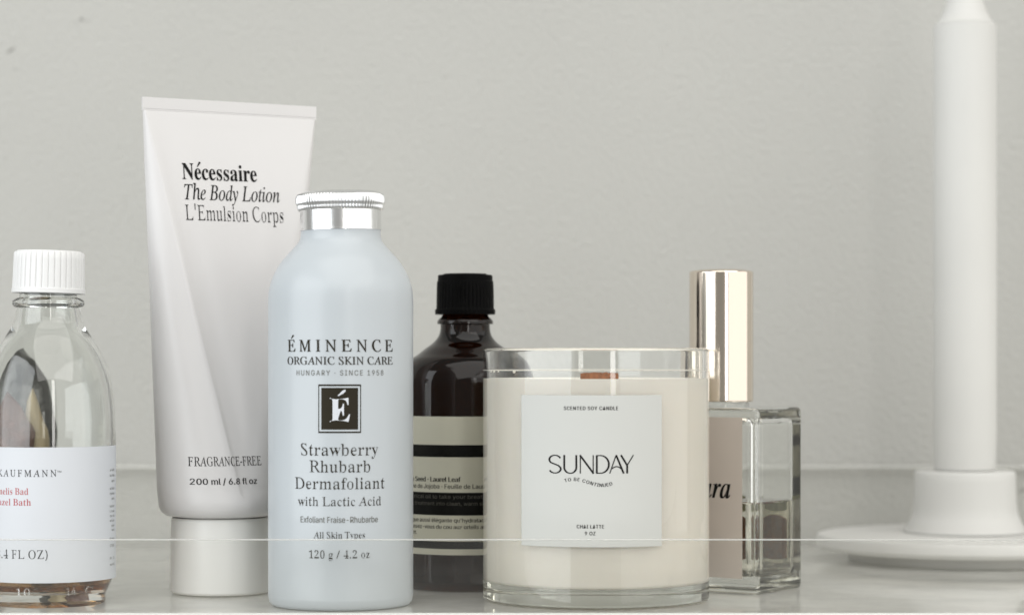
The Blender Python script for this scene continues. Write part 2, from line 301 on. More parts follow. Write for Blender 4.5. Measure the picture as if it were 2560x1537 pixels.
  'd': [370,[[140,-10,117,-8,97,-1,78,10,61,26,47,44,35,66,26,91,21,118,19,147,21,180,27,210,36,237,48,261,63,281,81,297,101,309,123,316,146,318,175,314,201,301,223,280,223,401,222,413,218,423,212,430,176,439,176,455,319,455,319,75,325,41,330,35,340,30,353,28,353,11,325,9,294,6,260,-1,223,-10,223,39,201,12,173,-5],[171,28,182,30,192,34,202,41,211,51,218,62,223,76,223,242,220,252,214,262,206,270,174,281,155,277,141,267,130,250,123,225,119,193,118,153,119,115,123,83,130,58,140,42,153,32]]],
  'e': [301,[[154,-10,129,-8,106,-1,85,10,66,26,50,45,37,69,27,95,21,125,19,157,21,187,28,215,38,240,51,263,68,282,87,298,109,309,132,316,157,318,193,314,224,301,249,280,268,251,279,216,283,173,283,166,117,166,123,112,138,73,164,50,199,42,225,47,248,62,270,86,285,73,258,36,228,11,193,-5],[116,192,201,192,201,215,193,277,186,288,175,295,161,297,136,286,121,255,116,203]]],
  'f': [214,[[15,0,15,16,40,22,50,35,52,73,52,277,16,277,16,310,52,310,52,353,56,386,67,413,85,436,109,452,139,461,174,465,200,463,222,456,240,446,253,432,261,417,263,400,262,386,258,375,252,367,244,360,235,357,224,355,195,365,189,372,186,381,185,391,193,420,196,426,197,433,196,438,190,442,180,443,168,442,159,437,153,430,148,390,148,310,203,310,203,277,148,277,148,65,149,47,152,34,158,26,167,20,181,17,199,16,199,0]]],
  'g': [327,[[146,-140,106,-138,73,-132,48,-122,29,-108,18,-92,14,-75,20,-54,38,-38,69,-26,44,-10,29,9,24,30,26,46,32,61,42,74,57,86,77,98,102,110,67,128,42,150,27,179,22,212,24,232,30,251,40,268,53,282,69,295,88,305,109,312,132,317,157,318,183,317,208,312,233,304,317,304,317,268,268,268,281,248,289,226,291,203,290,185,285,167,276,151,264,137,250,125,234,116,215,108,194,104,172,103,157,103,142,104,112,94,106,87,102,80,101,71,105,59,119,51,141,49,175,49,259,40,277,33,292,24,303,13,310,-1,314,-18,316,-37,311,-67,296,-92,272,-113,248,-125,219,-133,185,-139],[157,124,172,127,183,134,190,146,195,163,198,184,199,211,198,238,195,260,190,276,183,288,172,295,157,297,143,295,132,288,124,276,118,260,115,238,114,211,115,184,118,163,124,146,132,134,143,127],[161,-116,218,-111,252,-94,263,-66,262,-55,257,-47,249,-41,205,-34,97,-34,84,-45,76,-58,73,-73,76,-84,83,-94,95,-103,111,-111,133,-115]]],
  'h': [381,[[18,0,18,16,45,26,52,56,52,399,46,429,40,435,31,438,19,440,19,455,148,455,148,267,175,295,207,313,243,318,281,312,309,292,325,258,330,212,330,56,337,26,343,21,352,17,363,16,363,0,202,0,202,16,207,16,223,21,232,34,235,56,235,217,229,258,223,265,215,270,203,271,183,267,164,255,148,235,148,56,154,26,160,21,168,17,180,16,180,0]]],
  'i': [198,[[101,362,87,364,75,368,65,376,57,387,52,399,50,412,52,426,57,438,65,449,75,457,87,462,101,463,114,462,126,457,137,449,145,438,150,426,151,412,149,399,145,387,136,376,126,368,114,364],[18,0,18,16,45,26,52,56,52,252,47,285,20,293,21,310,148,310,148,56,154,26,180,16,180,0]]],
  'k': [359,[[17,0,17,16,45,26,52,56,52,398,47,429,42,434,33,438,20,439,21,455,148,455,148,169,227,248,236,259,242,269,244,278,240,287,228,292,209,293,206,293,206,310,345,310,345,293,320,289,297,278,275,260,222,209,346,34,355,24,365,18,376,16,376,0,211,0,211,16,217,16,229,18,237,23,239,32,232,49,163,147,148,134,148,56,154,26,180,16,180,0]]],
  'l': [199,[[18,0,18,16,45,26,52,56,52,398,47,429,42,434,33,438,20,439,20,455,148,455,148,56,154,26,180,16,180,0]]],
  'm': [554,[[18,0,18,16,45,26,52,56,52,253,46,284,40,289,31,293,19,294,19,310,146,310,146,265,173,294,204,312,237,318,277,312,305,293,320,261,348,293,381,312,418,318,455,312,482,292,498,258,504,212,504,56,510,26,516,21,524,17,536,16,536,0,377,0,377,16,389,18,397,21,403,26,410,56,410,217,404,258,398,265,389,270,377,271,358,268,341,256,324,237,324,56,331,26,336,21,345,18,356,16,356,0,199,0,199,16,211,18,219,21,225,26,232,56,232,217,226,258,220,265,211,270,199,271,180,267,162,255,146,235,146,56,152,27,158,21,166,18,177,16,177,0]]],
  'n': [381,[[18,0,18,16,45,26,52,56,52,253,46,284,40,289,31,293,19,294,19,310,148,310,148,267,175,296,207,313,243,318,281,312,309,292,325,258,330,212,330,56,337,26,343,21,352,17,363,16,363,0,202,0,202,16,207,16,223,21,232,34,235,56,235,217,229,258,223,265,215,270,203,271,183,267,164,255,148,235,148,56,154,26,160,21,168,17,180,16,180,0]]],
  'o': [336,[[169,-10,140,-8,114,-1,90,11,69,27,52,47,38,70,27,96,21,124,19,154,21,184,27,213,38,239,52,262,69,281,90,297,114,309,140,316,168,318,196,316,222,309,245,298,266,282,283,263,298,240,308,214,315,185,317,154,315,123,308,94,298,69,284,46,266,26,245,11,222,-1,197,-8],[169,11,186,14,199,24,209,39,217,81,220,154,218,206,214,245,208,271,198,286,185,296,169,299,151,296,138,286,128,271,122,245,118,206,117,154,120,82,128,39,138,24,152,14]]],
  'p': [371,[[17,-139,17,-124,40,-117,50,-101,52,-64,52,243,46,283,19,295,19,310,143,310,143,263,166,294,195,313,230,319,253,317,274,310,293,298,309,283,323,264,335,241,343,216,348,189,350,160,348,128,343,99,334,72,323,48,308,28,291,12,272,0,250,-8,227,-10,196,-5,170,9,148,32,148,-58,152,-99,167,-118,197,-123,197,-139],[195,28,214,32,229,42,239,59,247,84,251,116,253,154,251,192,247,223,241,248,232,265,218,275,199,278,179,273,162,259,148,235,148,69,160,46,176,33]]],
  'r': [287,[[18,0,18,16,45,26,52,56,52,252,46,285,20,293,21,310,146,310,146,252,158,272,172,288,187,301,203,311,218,316,233,318,250,317,264,312,275,304,283,293,288,281,289,266,288,254,284,243,278,234,270,228,260,224,248,222,222,231,207,250,189,260,179,258,171,252,162,241,155,228,151,211,149,192,149,56,150,42,153,32,159,25,197,16,197,0]]],
  's': [288,[[151,-10,132,-8,110,-3,87,6,73,9,64,7,56,1,51,-9,36,-9,36,105,53,105,61,79,72,57,87,39,103,26,121,17,140,15,156,16,168,20,179,27,186,35,191,46,192,58,188,76,176,92,156,105,107,130,85,142,68,155,54,169,45,185,39,202,37,220,40,247,49,270,65,291,86,306,111,316,141,319,166,316,199,308,206,306,213,305,220,306,226,311,230,319,244,319,244,222,228,222,220,244,209,262,196,277,182,288,166,294,149,296,136,295,125,292,116,286,110,278,106,269,105,259,115,232,146,212,191,189,212,178,229,165,241,151,250,136,255,117,257,95,254,65,244,39,228,18,206,2,181,-7]]],
  't': [228,[[124,-9,99,-7,80,-1,66,10,56,26,50,46,48,71,48,279,20,279,20,300,88,369,129,424,144,424,144,310,208,310,208,279,144,279,144,82,149,51,154,45,160,41,168,40,183,44,195,56,206,75,222,66,205,33,182,9,155,-5]]],
  'u': [375,[[131,-10,103,-7,81,2,65,17,54,38,48,65,46,97,46,248,39,282,33,289,24,293,11,294,11,310,142,310,142,74,151,46,158,40,166,37,177,36,196,39,213,49,228,66,228,248,221,283,214,289,204,293,189,294,189,310,324,310,324,70,331,39,360,30,360,13,331,11,300,7,265,0,228,-10,228,40,216,26,202,13,186,3,169,-4,150,-9]]],
  'w': [435,[[122,-10,17,265,6,284,-11,293,-11,310,138,310,138,293,120,289,114,276,116,266,120,253,167,127,211,235,201,266,190,288,168,295,168,310,323,310,323,293,308,291,299,285,296,276,296,269,298,262,336,141,382,256,387,275,380,289,356,295,356,310,445,310,445,295,425,284,412,258,304,-10,289,-10,223,197,140,-10]]],
  'y': [300,[[52,-140,36,-139,22,-133,10,-125,1,-113,-5,-100,-7,-84,-5,-73,-2,-62,5,-53,13,-46,24,-41,36,-40,64,-49,70,-57,73,-65,75,-76,74,-81,74,-87,75,-94,79,-97,86,-99,94,-96,104,-88,114,-74,129,-44,140,-5,36,251,25,275,15,287,-3,293,-5,293,-5,310,162,310,162,293,136,289,128,275,130,267,133,257,185,119,230,241,236,260,238,274,229,289,203,293,203,310,300,310,300,293,291,292,283,288,277,281,259,242,162,-24,129,-96,118,-111,107,-122,95,-131]]],
  'z': [293,[[13,0,13,14,168,287,128,287,106,286,87,280,72,272,61,258,51,240,44,216,26,216,32,310,275,310,275,291,126,25,152,25,181,27,205,33,223,44,237,59,249,80,260,107,276,107,268,0]]],
 },
 'I': {
  'A': [463,[[-85,0,-82,13,-53,18,-26,32,0,56,107,182,356,475,369,475,353,58,354,43,358,32,366,24,377,18,392,15,411,13,409,0,221,0,224,13,229,13,248,14,263,19,273,26,279,38,283,55,285,78,288,158,133,158,116,150,65,90,46,66,35,48,32,36,33,28,36,22,43,17,79,13,75,0],[143,183,289,183,298,367]]],
  'B': [439,[[-34,0,-30,13,-27,13,-8,15,8,19,19,27,28,37,36,53,42,73,126,385,132,420,130,430,126,438,120,443,81,451,85,465,256,465,323,458,372,440,401,408,410,365,403,327,382,296,346,270,297,251,332,234,356,211,371,181,376,145,373,117,365,91,351,68,331,48,307,31,279,18,247,8,211,2,171,0],[193,259,238,262,274,271,303,287,323,309,336,336,340,369,330,409,302,434,255,442,223,440,210,430,201,410,188,365,163,269,170,261],[153,21,197,25,234,36,263,56,284,82,297,114,301,152,298,179,289,200,274,217,254,228,227,235,194,237,163,235,150,222,109,73,106,58,105,44,106,36,110,29,116,25]]],
  'C': [471,[[218,-10,181,-8,147,0,117,13,90,30,67,52,49,78,36,108,28,142,26,179,28,211,35,244,46,276,61,307,80,337,102,365,126,391,153,413,181,433,215,451,250,464,285,472,321,475,348,473,379,467,412,457,430,453,439,455,447,461,453,470,467,470,439,332,425,332,426,343,426,353,423,383,414,407,400,427,381,441,357,450,328,453,300,450,273,443,246,430,220,414,196,394,174,370,154,343,138,313,124,281,113,247,107,211,105,175,109,129,121,91,140,60,167,37,199,23,236,19,280,24,322,40,361,66,399,103,412,91,383,60,354,34,323,15,291,1,256,-7]]],
  'D': [507,[[-36,0,-32,13,-28,13,-9,15,6,19,18,26,27,36,35,52,42,73,126,385,132,419,130,429,126,437,120,443,81,451,85,465,263,465,305,462,344,454,378,442,408,424,433,402,453,375,467,344,476,310,479,272,476,236,469,202,457,169,440,137,419,108,393,82,364,58,331,38,294,22,265,12,234,5,201,1,167,0],[170,22,206,25,240,32,270,44,297,60,321,80,342,103,360,130,375,158,386,189,394,221,399,254,401,287,399,323,392,354,380,381,364,403,335,425,298,438,254,443,222,439,205,423,193,387,113,89,105,49,106,40,112,33,120,28,140,24]]],
  'E': [454,[[-34,0,-30,13,-28,13,-8,15,7,19,18,25,27,36,35,52,42,73,126,385,132,419,130,429,126,437,120,443,81,451,85,465,440,465,420,364,409,364,409,367,402,414,395,423,385,431,373,436,309,442,252,442,222,439,207,426,196,396,159,260,216,260,246,262,271,267,289,275,303,288,313,305,321,326,334,326,287,161,275,161,277,187,272,220,253,234,214,237,154,237,112,83,107,62,105,47,106,39,110,33,116,28,153,24,199,24,230,25,257,28,281,34,303,42,323,53,341,67,357,84,372,105,386,128,400,128,351,0]]],
  'F': [406,[[-31,0,-27,13,-24,13,10,18,30,36,45,73,129,385,135,419,134,429,130,437,123,443,84,451,88,465,421,465,400,355,387,355,388,361,388,367,385,392,379,412,369,425,354,434,333,439,307,441,254,441,218,435,207,418,195,373,165,258,203,258,258,264,292,284,316,325,330,325,285,156,271,156,273,173,274,190,272,206,268,218,262,226,251,231,235,234,212,235,159,235,116,69,113,56,112,44,114,33,118,25,125,19,169,12,168,0]]],
  'G': [541,[[245,-10,203,-7,165,0,130,13,100,31,74,53,54,80,39,110,30,144,27,181,29,214,36,246,47,278,62,310,80,339,102,367,126,393,153,415,181,435,215,452,251,465,288,472,327,475,358,473,387,468,414,459,447,446,465,442,487,448,503,469,514,469,484,327,472,327,464,364,450,395,428,420,401,438,369,449,331,453,291,448,253,435,218,413,194,391,173,366,154,338,137,306,123,272,114,239,108,206,106,173,109,137,116,105,128,77,146,53,175,30,212,15,255,11,278,12,299,17,319,26,336,37,347,49,354,64,378,158,381,173,383,185,381,195,377,203,369,208,322,214,325,227,518,227,514,214,476,208,457,188,450,171,443,146,416,35,376,15,334,1,290,-7]]],
  'H': [520,[[-34,0,-30,13,-28,13,6,18,27,36,42,73,126,385,132,419,130,429,126,437,120,443,81,451,85,465,270,465,267,451,264,451,246,450,231,446,219,439,210,428,201,412,194,390,166,285,163,271,169,262,185,259,357,259,373,262,381,274,410,385,416,419,415,429,411,437,404,443,365,451,369,465,555,465,551,451,545,451,528,450,513,446,502,439,493,428,486,413,479,392,396,80,391,60,389,45,390,35,394,27,401,21,440,13,437,0,251,0,255,13,257,13,291,18,312,36,326,73,364,212,365,217,365,222,360,232,343,234,172,234,156,231,148,220,111,80,106,60,104,45,105,35,109,27,116,21,155,13,152,0]]],
  'I': [245,[[-31,0,-27,13,-24,13,10,18,30,36,45,73,129,385,135,419,134,429,130,437,123,443,84,451,88,465,275,465,272,451,267,451,249,450,235,446,224,439,215,428,207,413,200,392,116,80,110,45,111,35,115,27,122,21,161,13,157,0]]],
  'K': [454,[[-34,0,-30,13,-28,13,6,18,27,36,42,73,126,385,132,419,130,429,126,437,120,443,81,451,85,465,269,465,265,451,259,451,243,450,229,447,219,441,210,432,203,416,196,396,161,265,160,261,159,256,164,250,172,253,336,385,358,405,370,421,375,434,371,444,359,449,339,451,335,451,338,465,501,465,496,452,493,452,474,449,454,441,431,426,336,354,223,264,355,69,394,27,407,19,422,14,438,13,435,0,236,0,240,13,244,13,277,18,283,23,286,29,287,37,282,55,268,79,168,228,159,233,150,224,110,75,105,46,106,35,111,26,118,20,162,13,158,0]]],
  'L': [449,[[-24,0,-21,13,-18,13,1,15,16,19,28,26,37,36,45,52,52,73,135,385,140,405,142,419,140,429,136,437,130,443,91,451,94,465,279,465,274,452,256,451,241,446,230,440,220,429,212,413,206,393,125,92,118,64,116,51,117,41,120,34,126,29,165,24,212,24,298,33,318,40,337,51,354,65,399,132,412,132,368,0]]],
  'M': [590,[[-36,0,-32,13,3,18,25,36,40,73,128,385,134,419,132,429,128,437,122,443,83,451,87,465,212,465,261,108,496,465,624,465,620,451,615,451,597,450,583,446,572,439,563,428,555,413,548,392,465,80,460,60,458,45,459,35,463,27,470,21,509,13,506,0,322,0,325,11,359,18,381,39,397,83,480,392,219,0,210,0,157,393,77,103,66,48,68,36,72,27,78,21,118,13,114,0]]],
  'N': [500,[[338,-11,154,373,75,84,70,60,68,43,69,33,73,25,80,20,122,13,118,0,-34,0,-30,13,-11,15,5,19,17,25,26,36,35,51,42,73,130,393,132,401,132,408,131,418,127,428,120,438,110,445,99,450,86,451,81,451,85,465,182,465,353,108,427,381,433,405,435,422,433,432,429,440,422,445,380,451,383,465,536,465,532,451,498,447,475,429,460,392,351,-11]]],
  'O': [516,[[200,-10,165,-8,133,-1,105,11,80,27,60,46,43,70,31,98,24,128,21,162,23,192,29,222,38,253,51,282,66,310,84,338,105,364,127,387,151,409,177,428,204,444,232,457,261,467,290,473,319,475,354,472,385,465,413,453,437,437,457,417,473,393,485,365,492,335,494,302,482,227,449,152,400,85,340,32,307,14,273,1,238,-7],[201,10,224,12,246,18,268,29,288,43,308,60,327,80,375,153,407,240,418,331,416,368,407,399,393,423,373,441,349,451,320,455,296,452,272,445,248,434,225,418,203,398,182,374,163,348,146,318,130,286,106,211,97,137,100,99,109,68,125,43,145,25,171,14]]],
  'R': [451,[[-34,0,-30,13,-27,13,-8,15,8,19,19,27,28,37,36,53,42,73,126,385,132,420,130,430,126,438,120,443,81,451,85,465,281,465,325,462,360,453,388,438,407,418,419,393,423,364,415,320,390,284,348,256,289,235,351,85,381,31,392,21,404,15,419,13,422,13,418,0,314,0,221,228,206,228,176,229,152,231,114,89,106,46,107,34,111,26,118,20,154,13,162,13,158,0],[202,250,245,253,281,263,309,280,330,303,342,331,347,363,341,398,323,423,293,438,251,443,224,440,209,427,197,398,158,253,179,251]]],
  'S': [369,[[153,-9,124,-7,92,-1,58,10,49,13,42,13,30,11,21,4,15,-8,3,-8,26,146,38,146,42,106,52,72,69,46,90,26,116,15,146,11,162,12,178,16,192,23,204,32,215,44,224,57,231,71,234,87,236,105,228,139,207,174,183,201,154,232,102,297,94,315,90,334,88,353,90,376,95,397,105,416,117,433,133,447,152,459,173,468,196,473,222,475,253,473,281,466,303,459,313,457,324,458,332,464,338,473,351,473,330,336,319,336,316,372,308,401,296,424,278,440,257,450,232,453,210,451,191,444,175,433,164,417,157,398,154,376,156,363,160,349,168,334,201,291,231,259,263,224,284,195,297,162,301,126,299,101,292,78,282,57,267,38,250,22,229,8,206,-1,181,-7]]],
  'T': [420,[[50,0,52,13,58,13,97,19,121,41,139,89,228,417,230,429,228,435,222,439,212,441,194,441,126,432,109,425,96,415,84,404,59,352,44,353,74,465,461,465,439,350,426,350,427,361,427,371,425,394,420,412,410,425,396,434,374,439,346,441,318,441,305,437,298,423,208,93,198,43,200,33,204,25,212,19,257,13,265,13,261,0]]],
  'U': [491,[[200,-10,158,-6,121,5,92,24,69,48,56,78,52,113,64,181,119,388,125,420,123,431,119,439,112,444,68,452,71,465,267,465,265,452,258,452,238,450,222,445,210,436,201,423,192,405,185,381,135,193,119,109,122,84,130,63,144,46,164,33,187,25,216,23,241,24,263,29,284,38,303,49,318,63,332,79,344,103,357,137,370,181,416,355,426,412,425,426,421,436,415,443,373,452,375,465,532,465,530,452,520,452,498,448,480,438,467,420,458,396,447,357,396,163,383,124,369,90,354,62,335,39,315,20,291,7,264,-3,234,-8]]],
  'Z': [459,[[-11,0,-11,10,353,439,228,439,158,431,141,424,126,415,112,403,81,352,68,352,103,465,454,465,454,457,87,27,206,27,279,30,324,41,357,64,371,81,385,102,398,128,411,128,370,0]]],
  'a': [342,[[50,-8,33,-6,20,0,8,10,0,25,-5,43,-7,64,-4,101,4,138,18,175,32,203,49,228,68,252,90,274,121,298,152,312,183,316,208,312,224,300,232,280,241,309,292,309,231,90,222,44,223,39,227,36,233,35,245,40,261,55,282,80,291,72,265,37,240,12,217,-3,195,-8,180,-5,171,6,168,23,191,118,166,79,142,48,119,23,97,6,74,-5],[82,33,93,35,104,39,116,48,152,87,185,141,210,201,219,257,215,280,204,294,185,299,164,295,143,284,124,266,105,241,88,211,74,175,58,122,53,73,56,51,66,37]]],
  'd': [355,[[61,-8,41,-6,24,1,10,13,-1,30,-7,50,-9,73,-7,95,-2,119,5,143,44,217,99,279,146,307,192,316,216,314,232,306,242,293,273,416,275,426,275,436,268,451,243,455,233,455,236,467,306,479,338,487,345,480,344,473,343,468,240,81,236,60,234,44,236,36,241,32,250,30,264,36,283,53,306,81,317,72,263,11,248,1,232,-6,217,-8,198,-4,186,7,183,27,201,112,178,75,155,45,133,21,110,5,86,-5],[91,28,102,29,115,35,127,43,165,85,199,142,223,204,232,259,223,289,216,295,208,299,198,300,176,297,154,286,132,268,111,244,92,214,75,178,62,141,54,108,51,78,52,63,56,51,62,41,70,34,79,29]]],
  'e': [287,[[89,-7,62,-4,39,6,21,21,7,42,-1,68,-4,99,-3,120,2,143,9,165,46,231,101,283,132,302,164,313,195,316,214,315,229,310,242,303,251,293,256,281,258,266,252,239,236,213,208,189,180,174,147,161,107,150,61,142,57,118,56,98,63,58,84,34,119,26,151,32,185,50,221,81,231,71,209,47,187,27,165,12,141,2,116,-5],[64,158,106,167,140,180,168,199,188,221,200,245,204,271,201,286,193,295,180,298,166,296,151,290,137,280,95,230]]],
  'h': [402,[[304,-7,287,-5,272,1,260,11,250,25,245,41,243,60,246,99,256,151,271,221,279,257,281,283,278,305,268,319,251,323,225,317,199,300,173,272,150,238,134,204,124,172,87,0,25,0,112,415,118,451,113,468,97,479,71,482,66,482,72,510,195,510,169,387,156,331,142,275,150,275,178,315,209,343,241,360,274,366,314,358,338,333,346,291,343,262,334,218,316,138,310,101,308,68,310,50,318,39,331,36,345,37,359,42,374,51,386,32,358,10,331,-2]]],
  'i': [177,[[122,394,98,404,88,428,98,452,122,463,147,452,157,428,147,403],[33,-8,15,-4,4,8,0,29,3,53,11,86,55,241,58,254,60,264,59,272,55,278,50,282,17,287,20,299,65,305,96,310,124,316,131,308,130,303,128,296,63,79,58,52,59,41,64,34,72,32,87,38,106,55,130,84,140,74,112,38,84,12,58,-3]]],
  'l': [173,[[32,-7,7,2,-2,26,2,54,13,99,98,412,101,433,100,442,97,449,92,453,58,459,60,471,104,476,134,482,163,487,171,481,168,465,62,84,56,50,57,41,61,36,68,34,82,40,100,55,122,82,133,72,114,47,95,27,77,12,60,1,45,-5]]],
  'm': [550,[[410,-7,391,-3,380,10,376,31,384,78,424,218,430,255,428,266,422,272,411,275,399,273,386,267,371,258,325,210,279,137,251,72,228,0,175,0,235,203,245,257,243,267,237,273,227,275,196,263,155,230,113,179,86,129,63,70,40,0,-13,0,50,212,58,243,61,263,60,271,56,277,51,281,17,287,19,300,94,310,113,315,123,316,130,308,129,303,128,296,91,177,139,238,184,281,226,307,263,316,286,311,299,298,304,277,285,184,329,242,371,283,411,307,449,316,471,311,484,298,489,275,486,253,479,222,436,65,434,57,433,50,435,41,439,37,445,35,469,48,483,64,499,87,508,76,484,39,459,13,434,-2]]],
  'n': [364,[[222,-9,198,1,189,28,216,140,242,254,241,265,235,272,225,275,195,263,159,232,123,189,93,142,80,115,67,82,55,44,42,0,-12,0,53,221,62,263,53,280,23,285,17,285,19,297,67,303,100,310,130,316,133,314,133,308,93,177,118,210,142,238,165,262,188,281,216,300,241,311,263,315,285,311,298,299,302,278,300,252,293,222,254,88,247,64,245,49,247,40,251,35,259,34,274,40,291,59,312,91,322,83,298,43,273,14,248,-3]]],
  'o': [351,[[105,-8,75,-5,48,5,26,22,9,44,-1,71,-4,102,-2,128,4,153,14,178,27,203,43,226,61,247,82,267,104,284,128,298,152,308,177,314,201,316,234,313,261,303,283,286,300,264,310,237,314,206,312,184,307,161,299,138,260,73,203,23,171,6,139,-5],[113,11,131,14,149,21,166,32,182,47,197,65,211,85,243,155,255,226,248,267,229,291,197,299,176,295,154,285,132,268,112,244,94,216,78,183,66,149,58,115,56,83,57,62,62,44,71,30,82,20,96,13]]],
  'p': [340,[[-96,-149,-93,-137,-74,-135,-59,-131,-49,-126,-41,-117,-34,-104,-29,-87,54,235,58,249,60,262,59,271,56,277,52,281,16,285,19,298,62,303,93,309,124,316,130,310,128,299,112,250,139,279,168,300,197,312,226,316,250,314,269,306,286,292,298,274,305,252,308,226,306,199,300,172,290,144,277,118,262,93,243,69,223,47,201,29,177,13,152,2,127,-5,101,-7,81,-6,64,-2,50,5,30,-81,23,-113,24,-121,28,-127,36,-132,77,-138,73,-149],[101,9,119,12,137,18,155,30,172,44,188,62,202,82,235,153,248,228,246,245,242,259,235,271,225,279,214,284,199,286,177,282,156,271,136,253,118,228,103,197,91,162,66,64,64,51,62,40,67,23,79,13]]],
  'r': [224,[[-13,0,46,209,56,259,55,268,52,275,47,279,13,284,15,297,59,304,90,310,118,316,123,315,125,312,124,308,89,179,126,239,158,282,185,308,208,316,229,307,237,283,236,271,232,261,226,253,219,246,210,242,200,240,180,248,170,268,130,218,95,157,65,84,41,0]]],
  's': [248,[[78,-8,32,-1,6,6,-1,5,-6,2,-9,-4,-22,-4,-7,106,4,105,7,77,14,53,24,35,37,21,53,13,71,10,86,12,99,17,110,26,119,38,124,52,126,69,123,85,116,102,104,120,83,147,63,175,46,206,40,238,42,259,50,278,63,294,80,306,100,314,123,316,166,310,193,302,202,304,207,308,209,314,220,314,207,214,195,214,184,261,163,289,130,299,120,298,110,294,102,287,96,279,92,270,91,261,93,245,102,228,116,208,136,181,155,154,173,122,179,89,178,71,173,55,166,40,156,26,144,15,130,5,114,-2,97,-7]]],
  't': [187,[[33,-8,15,-4,4,7,1,26,2,44,7,62,66,283,19,283,22,297,53,307,82,326,109,355,136,392,151,392,126,304,183,304,177,283,120,283,66,78,60,45,61,37,65,32,72,31,85,36,102,52,124,79,134,68,108,35,82,11,57,-3]]],
  'u': [364,[[46,-8,33,-7,23,-3,15,4,9,13,5,24,4,38,8,69,19,116,50,228,54,247,56,265,55,273,52,279,47,283,13,287,15,300,59,306,90,311,119,316,128,312,127,304,125,296,71,107,62,74,59,54,61,42,68,35,79,32,93,35,107,42,124,54,177,115,227,203,261,309,314,309,255,92,246,47,248,39,252,34,260,32,275,38,294,55,315,84,324,75,300,38,274,13,249,-3,222,-8,204,-4,192,7,189,27,199,81,220,153,195,115,171,82,148,54,127,32,99,10,72,-4]]],
  'y': [270,[[-44,-153,-68,-145,-77,-125,-69,-106,-48,-98,-30,-103,-9,-109,2,-104,17,-91,34,-69,79,-7,44,175,36,216,29,244,11,276,2,282,-10,286,-24,287,-22,299,8,303,32,310,62,316,69,310,77,290,85,258,100,179,123,57,173,138,200,186,213,213,217,233,215,244,210,253,201,260,190,268,184,288,192,308,214,316,224,314,232,311,239,304,249,273,247,250,239,223,226,193,208,158,175,102,133,35,86,-34,39,-94,-6,-137,-19,-146,-32,-151]]],
 },
 'S': {
  'A': [480,[[16,0,201,509,276,509,463,0,395,0,287,302,264,372,232,478,245,478,213,371,191,302,85,0],[110,142,110,199,370,199,370,142]]],
  'B': [456,[[60,0,60,509,241,509,274,507,304,501,329,491,350,477,367,461,381,442,390,421,396,398,398,374,397,353,393,336,387,320,356,286,315,267,315,262,331,260,347,254,363,245,378,234,391,220,402,203,411,184,416,161,418,136,416,111,410,88,400,67,386,48,368,31,344,18,317,8,284,2,247,0],[125,57,245,57,281,60,309,67,330,80,344,96,353,115,355,137,354,153,350,169,342,184,333,197,320,209,306,218,289,225,269,229,248,231,125,231],[125,285,238,285,288,296,302,304,314,314,323,326,330,340,335,355,336,372,333,393,326,412,313,429,294,442,270,449,240,452,125,452]]],
  'C': [510,[[267,-7,235,-5,205,1,177,11,150,25,126,42,104,63,86,88,70,115,57,146,48,179,42,215,40,254,42,293,48,329,57,362,70,393,86,421,104,445,126,466,150,484,177,498,205,508,235,514,267,516,340,504,362,496,383,485,402,471,419,456,435,438,448,418,459,397,467,373,473,348,408,348,389,395,357,428,315,449,267,456,237,453,209,445,184,432,161,414,141,391,125,364,113,332,106,295,103,254,106,213,113,177,125,145,141,117,161,94,184,76,210,63,237,56,267,53,315,60,357,81,389,114,408,160,473,160,467,135,459,112,448,91,435,71,420,53,402,38,383,24,363,13,341,5,317,-2,293,-6]]],
  'D': [502,[[219,0,96,0,96,57,215,57,254,60,288,68,318,81,343,99,363,122,379,149,390,181,397,216,399,255,397,294,390,329,379,361,364,388,344,410,320,428,291,441,258,449,221,452,93,452,93,509,225,509,261,507,294,501,325,492,353,478,385,455,412,426,433,391,446,361,455,329,460,293,462,255,460,217,455,181,446,149,433,119,417,92,398,68,376,48,351,31,322,17,291,8,256,2],[125,509,125,0,60,0,60,509]]],
  'E': [419,[[60,0,60,509,372,509,372,452,125,452,125,286,355,286,355,229,125,229,125,57,375,57,375,0]]],
  'F': [410,[[60,0,60,509,369,509,369,452,125,452,125,278,346,278,346,221,125,221,125,0]]],
  'G': [520,[[269,-7,236,-5,205,1,176,11,149,25,125,43,104,64,85,88,69,116,57,146,47,179,42,215,40,254,42,293,47,329,57,362,69,393,85,421,103,445,125,466,149,484,175,498,203,508,233,514,265,516,291,514,316,510,340,504,363,494,384,483,403,469,421,453,436,436,449,416,460,395,468,373,474,349,408,349,387,393,356,427,315,448,265,456,236,453,209,445,183,432,160,414,141,392,125,364,113,332,106,295,103,254,106,213,113,177,125,145,141,117,161,95,184,76,210,63,238,56,269,53,296,55,322,61,345,71,365,85,382,102,396,123,407,147,413,173,415,202,434,199,283,199,283,256,478,256,478,200,475,160,466,124,451,91,431,62,406,38,377,19,344,5,308,-4]]],
  'H': [517,[[60,0,60,509,125,509,125,289,392,289,392,509,457,509,457,0,392,0,392,232,125,232,125,0]]],
  'I': [300,[[31,0,31,57,118,57,118,452,31,452,31,509,269,509,269,452,183,452,183,57,269,57,269,0]]],
  'J': [396,[[185,-7,143,-2,106,11,75,33,57,55,44,81,36,111,33,145,33,173,98,173,98,145,100,117,108,93,122,74,139,61,160,53,185,50,209,53,230,61,248,74,261,93,269,117,272,145,272,509,336,509,336,145,334,111,326,81,313,55,294,33,263,11,227,-2]]],
  'K': [467,[[104,145,104,216,139,261,174,303,212,344,364,509,448,509,231,276,228,276],[60,0,60,509,125,509,125,334,124,225,125,193,125,0],[372,0,188,259,228,309,449,0]]],
  'L': [393,[[60,0,60,509,125,509,125,57,361,57,361,0]]],
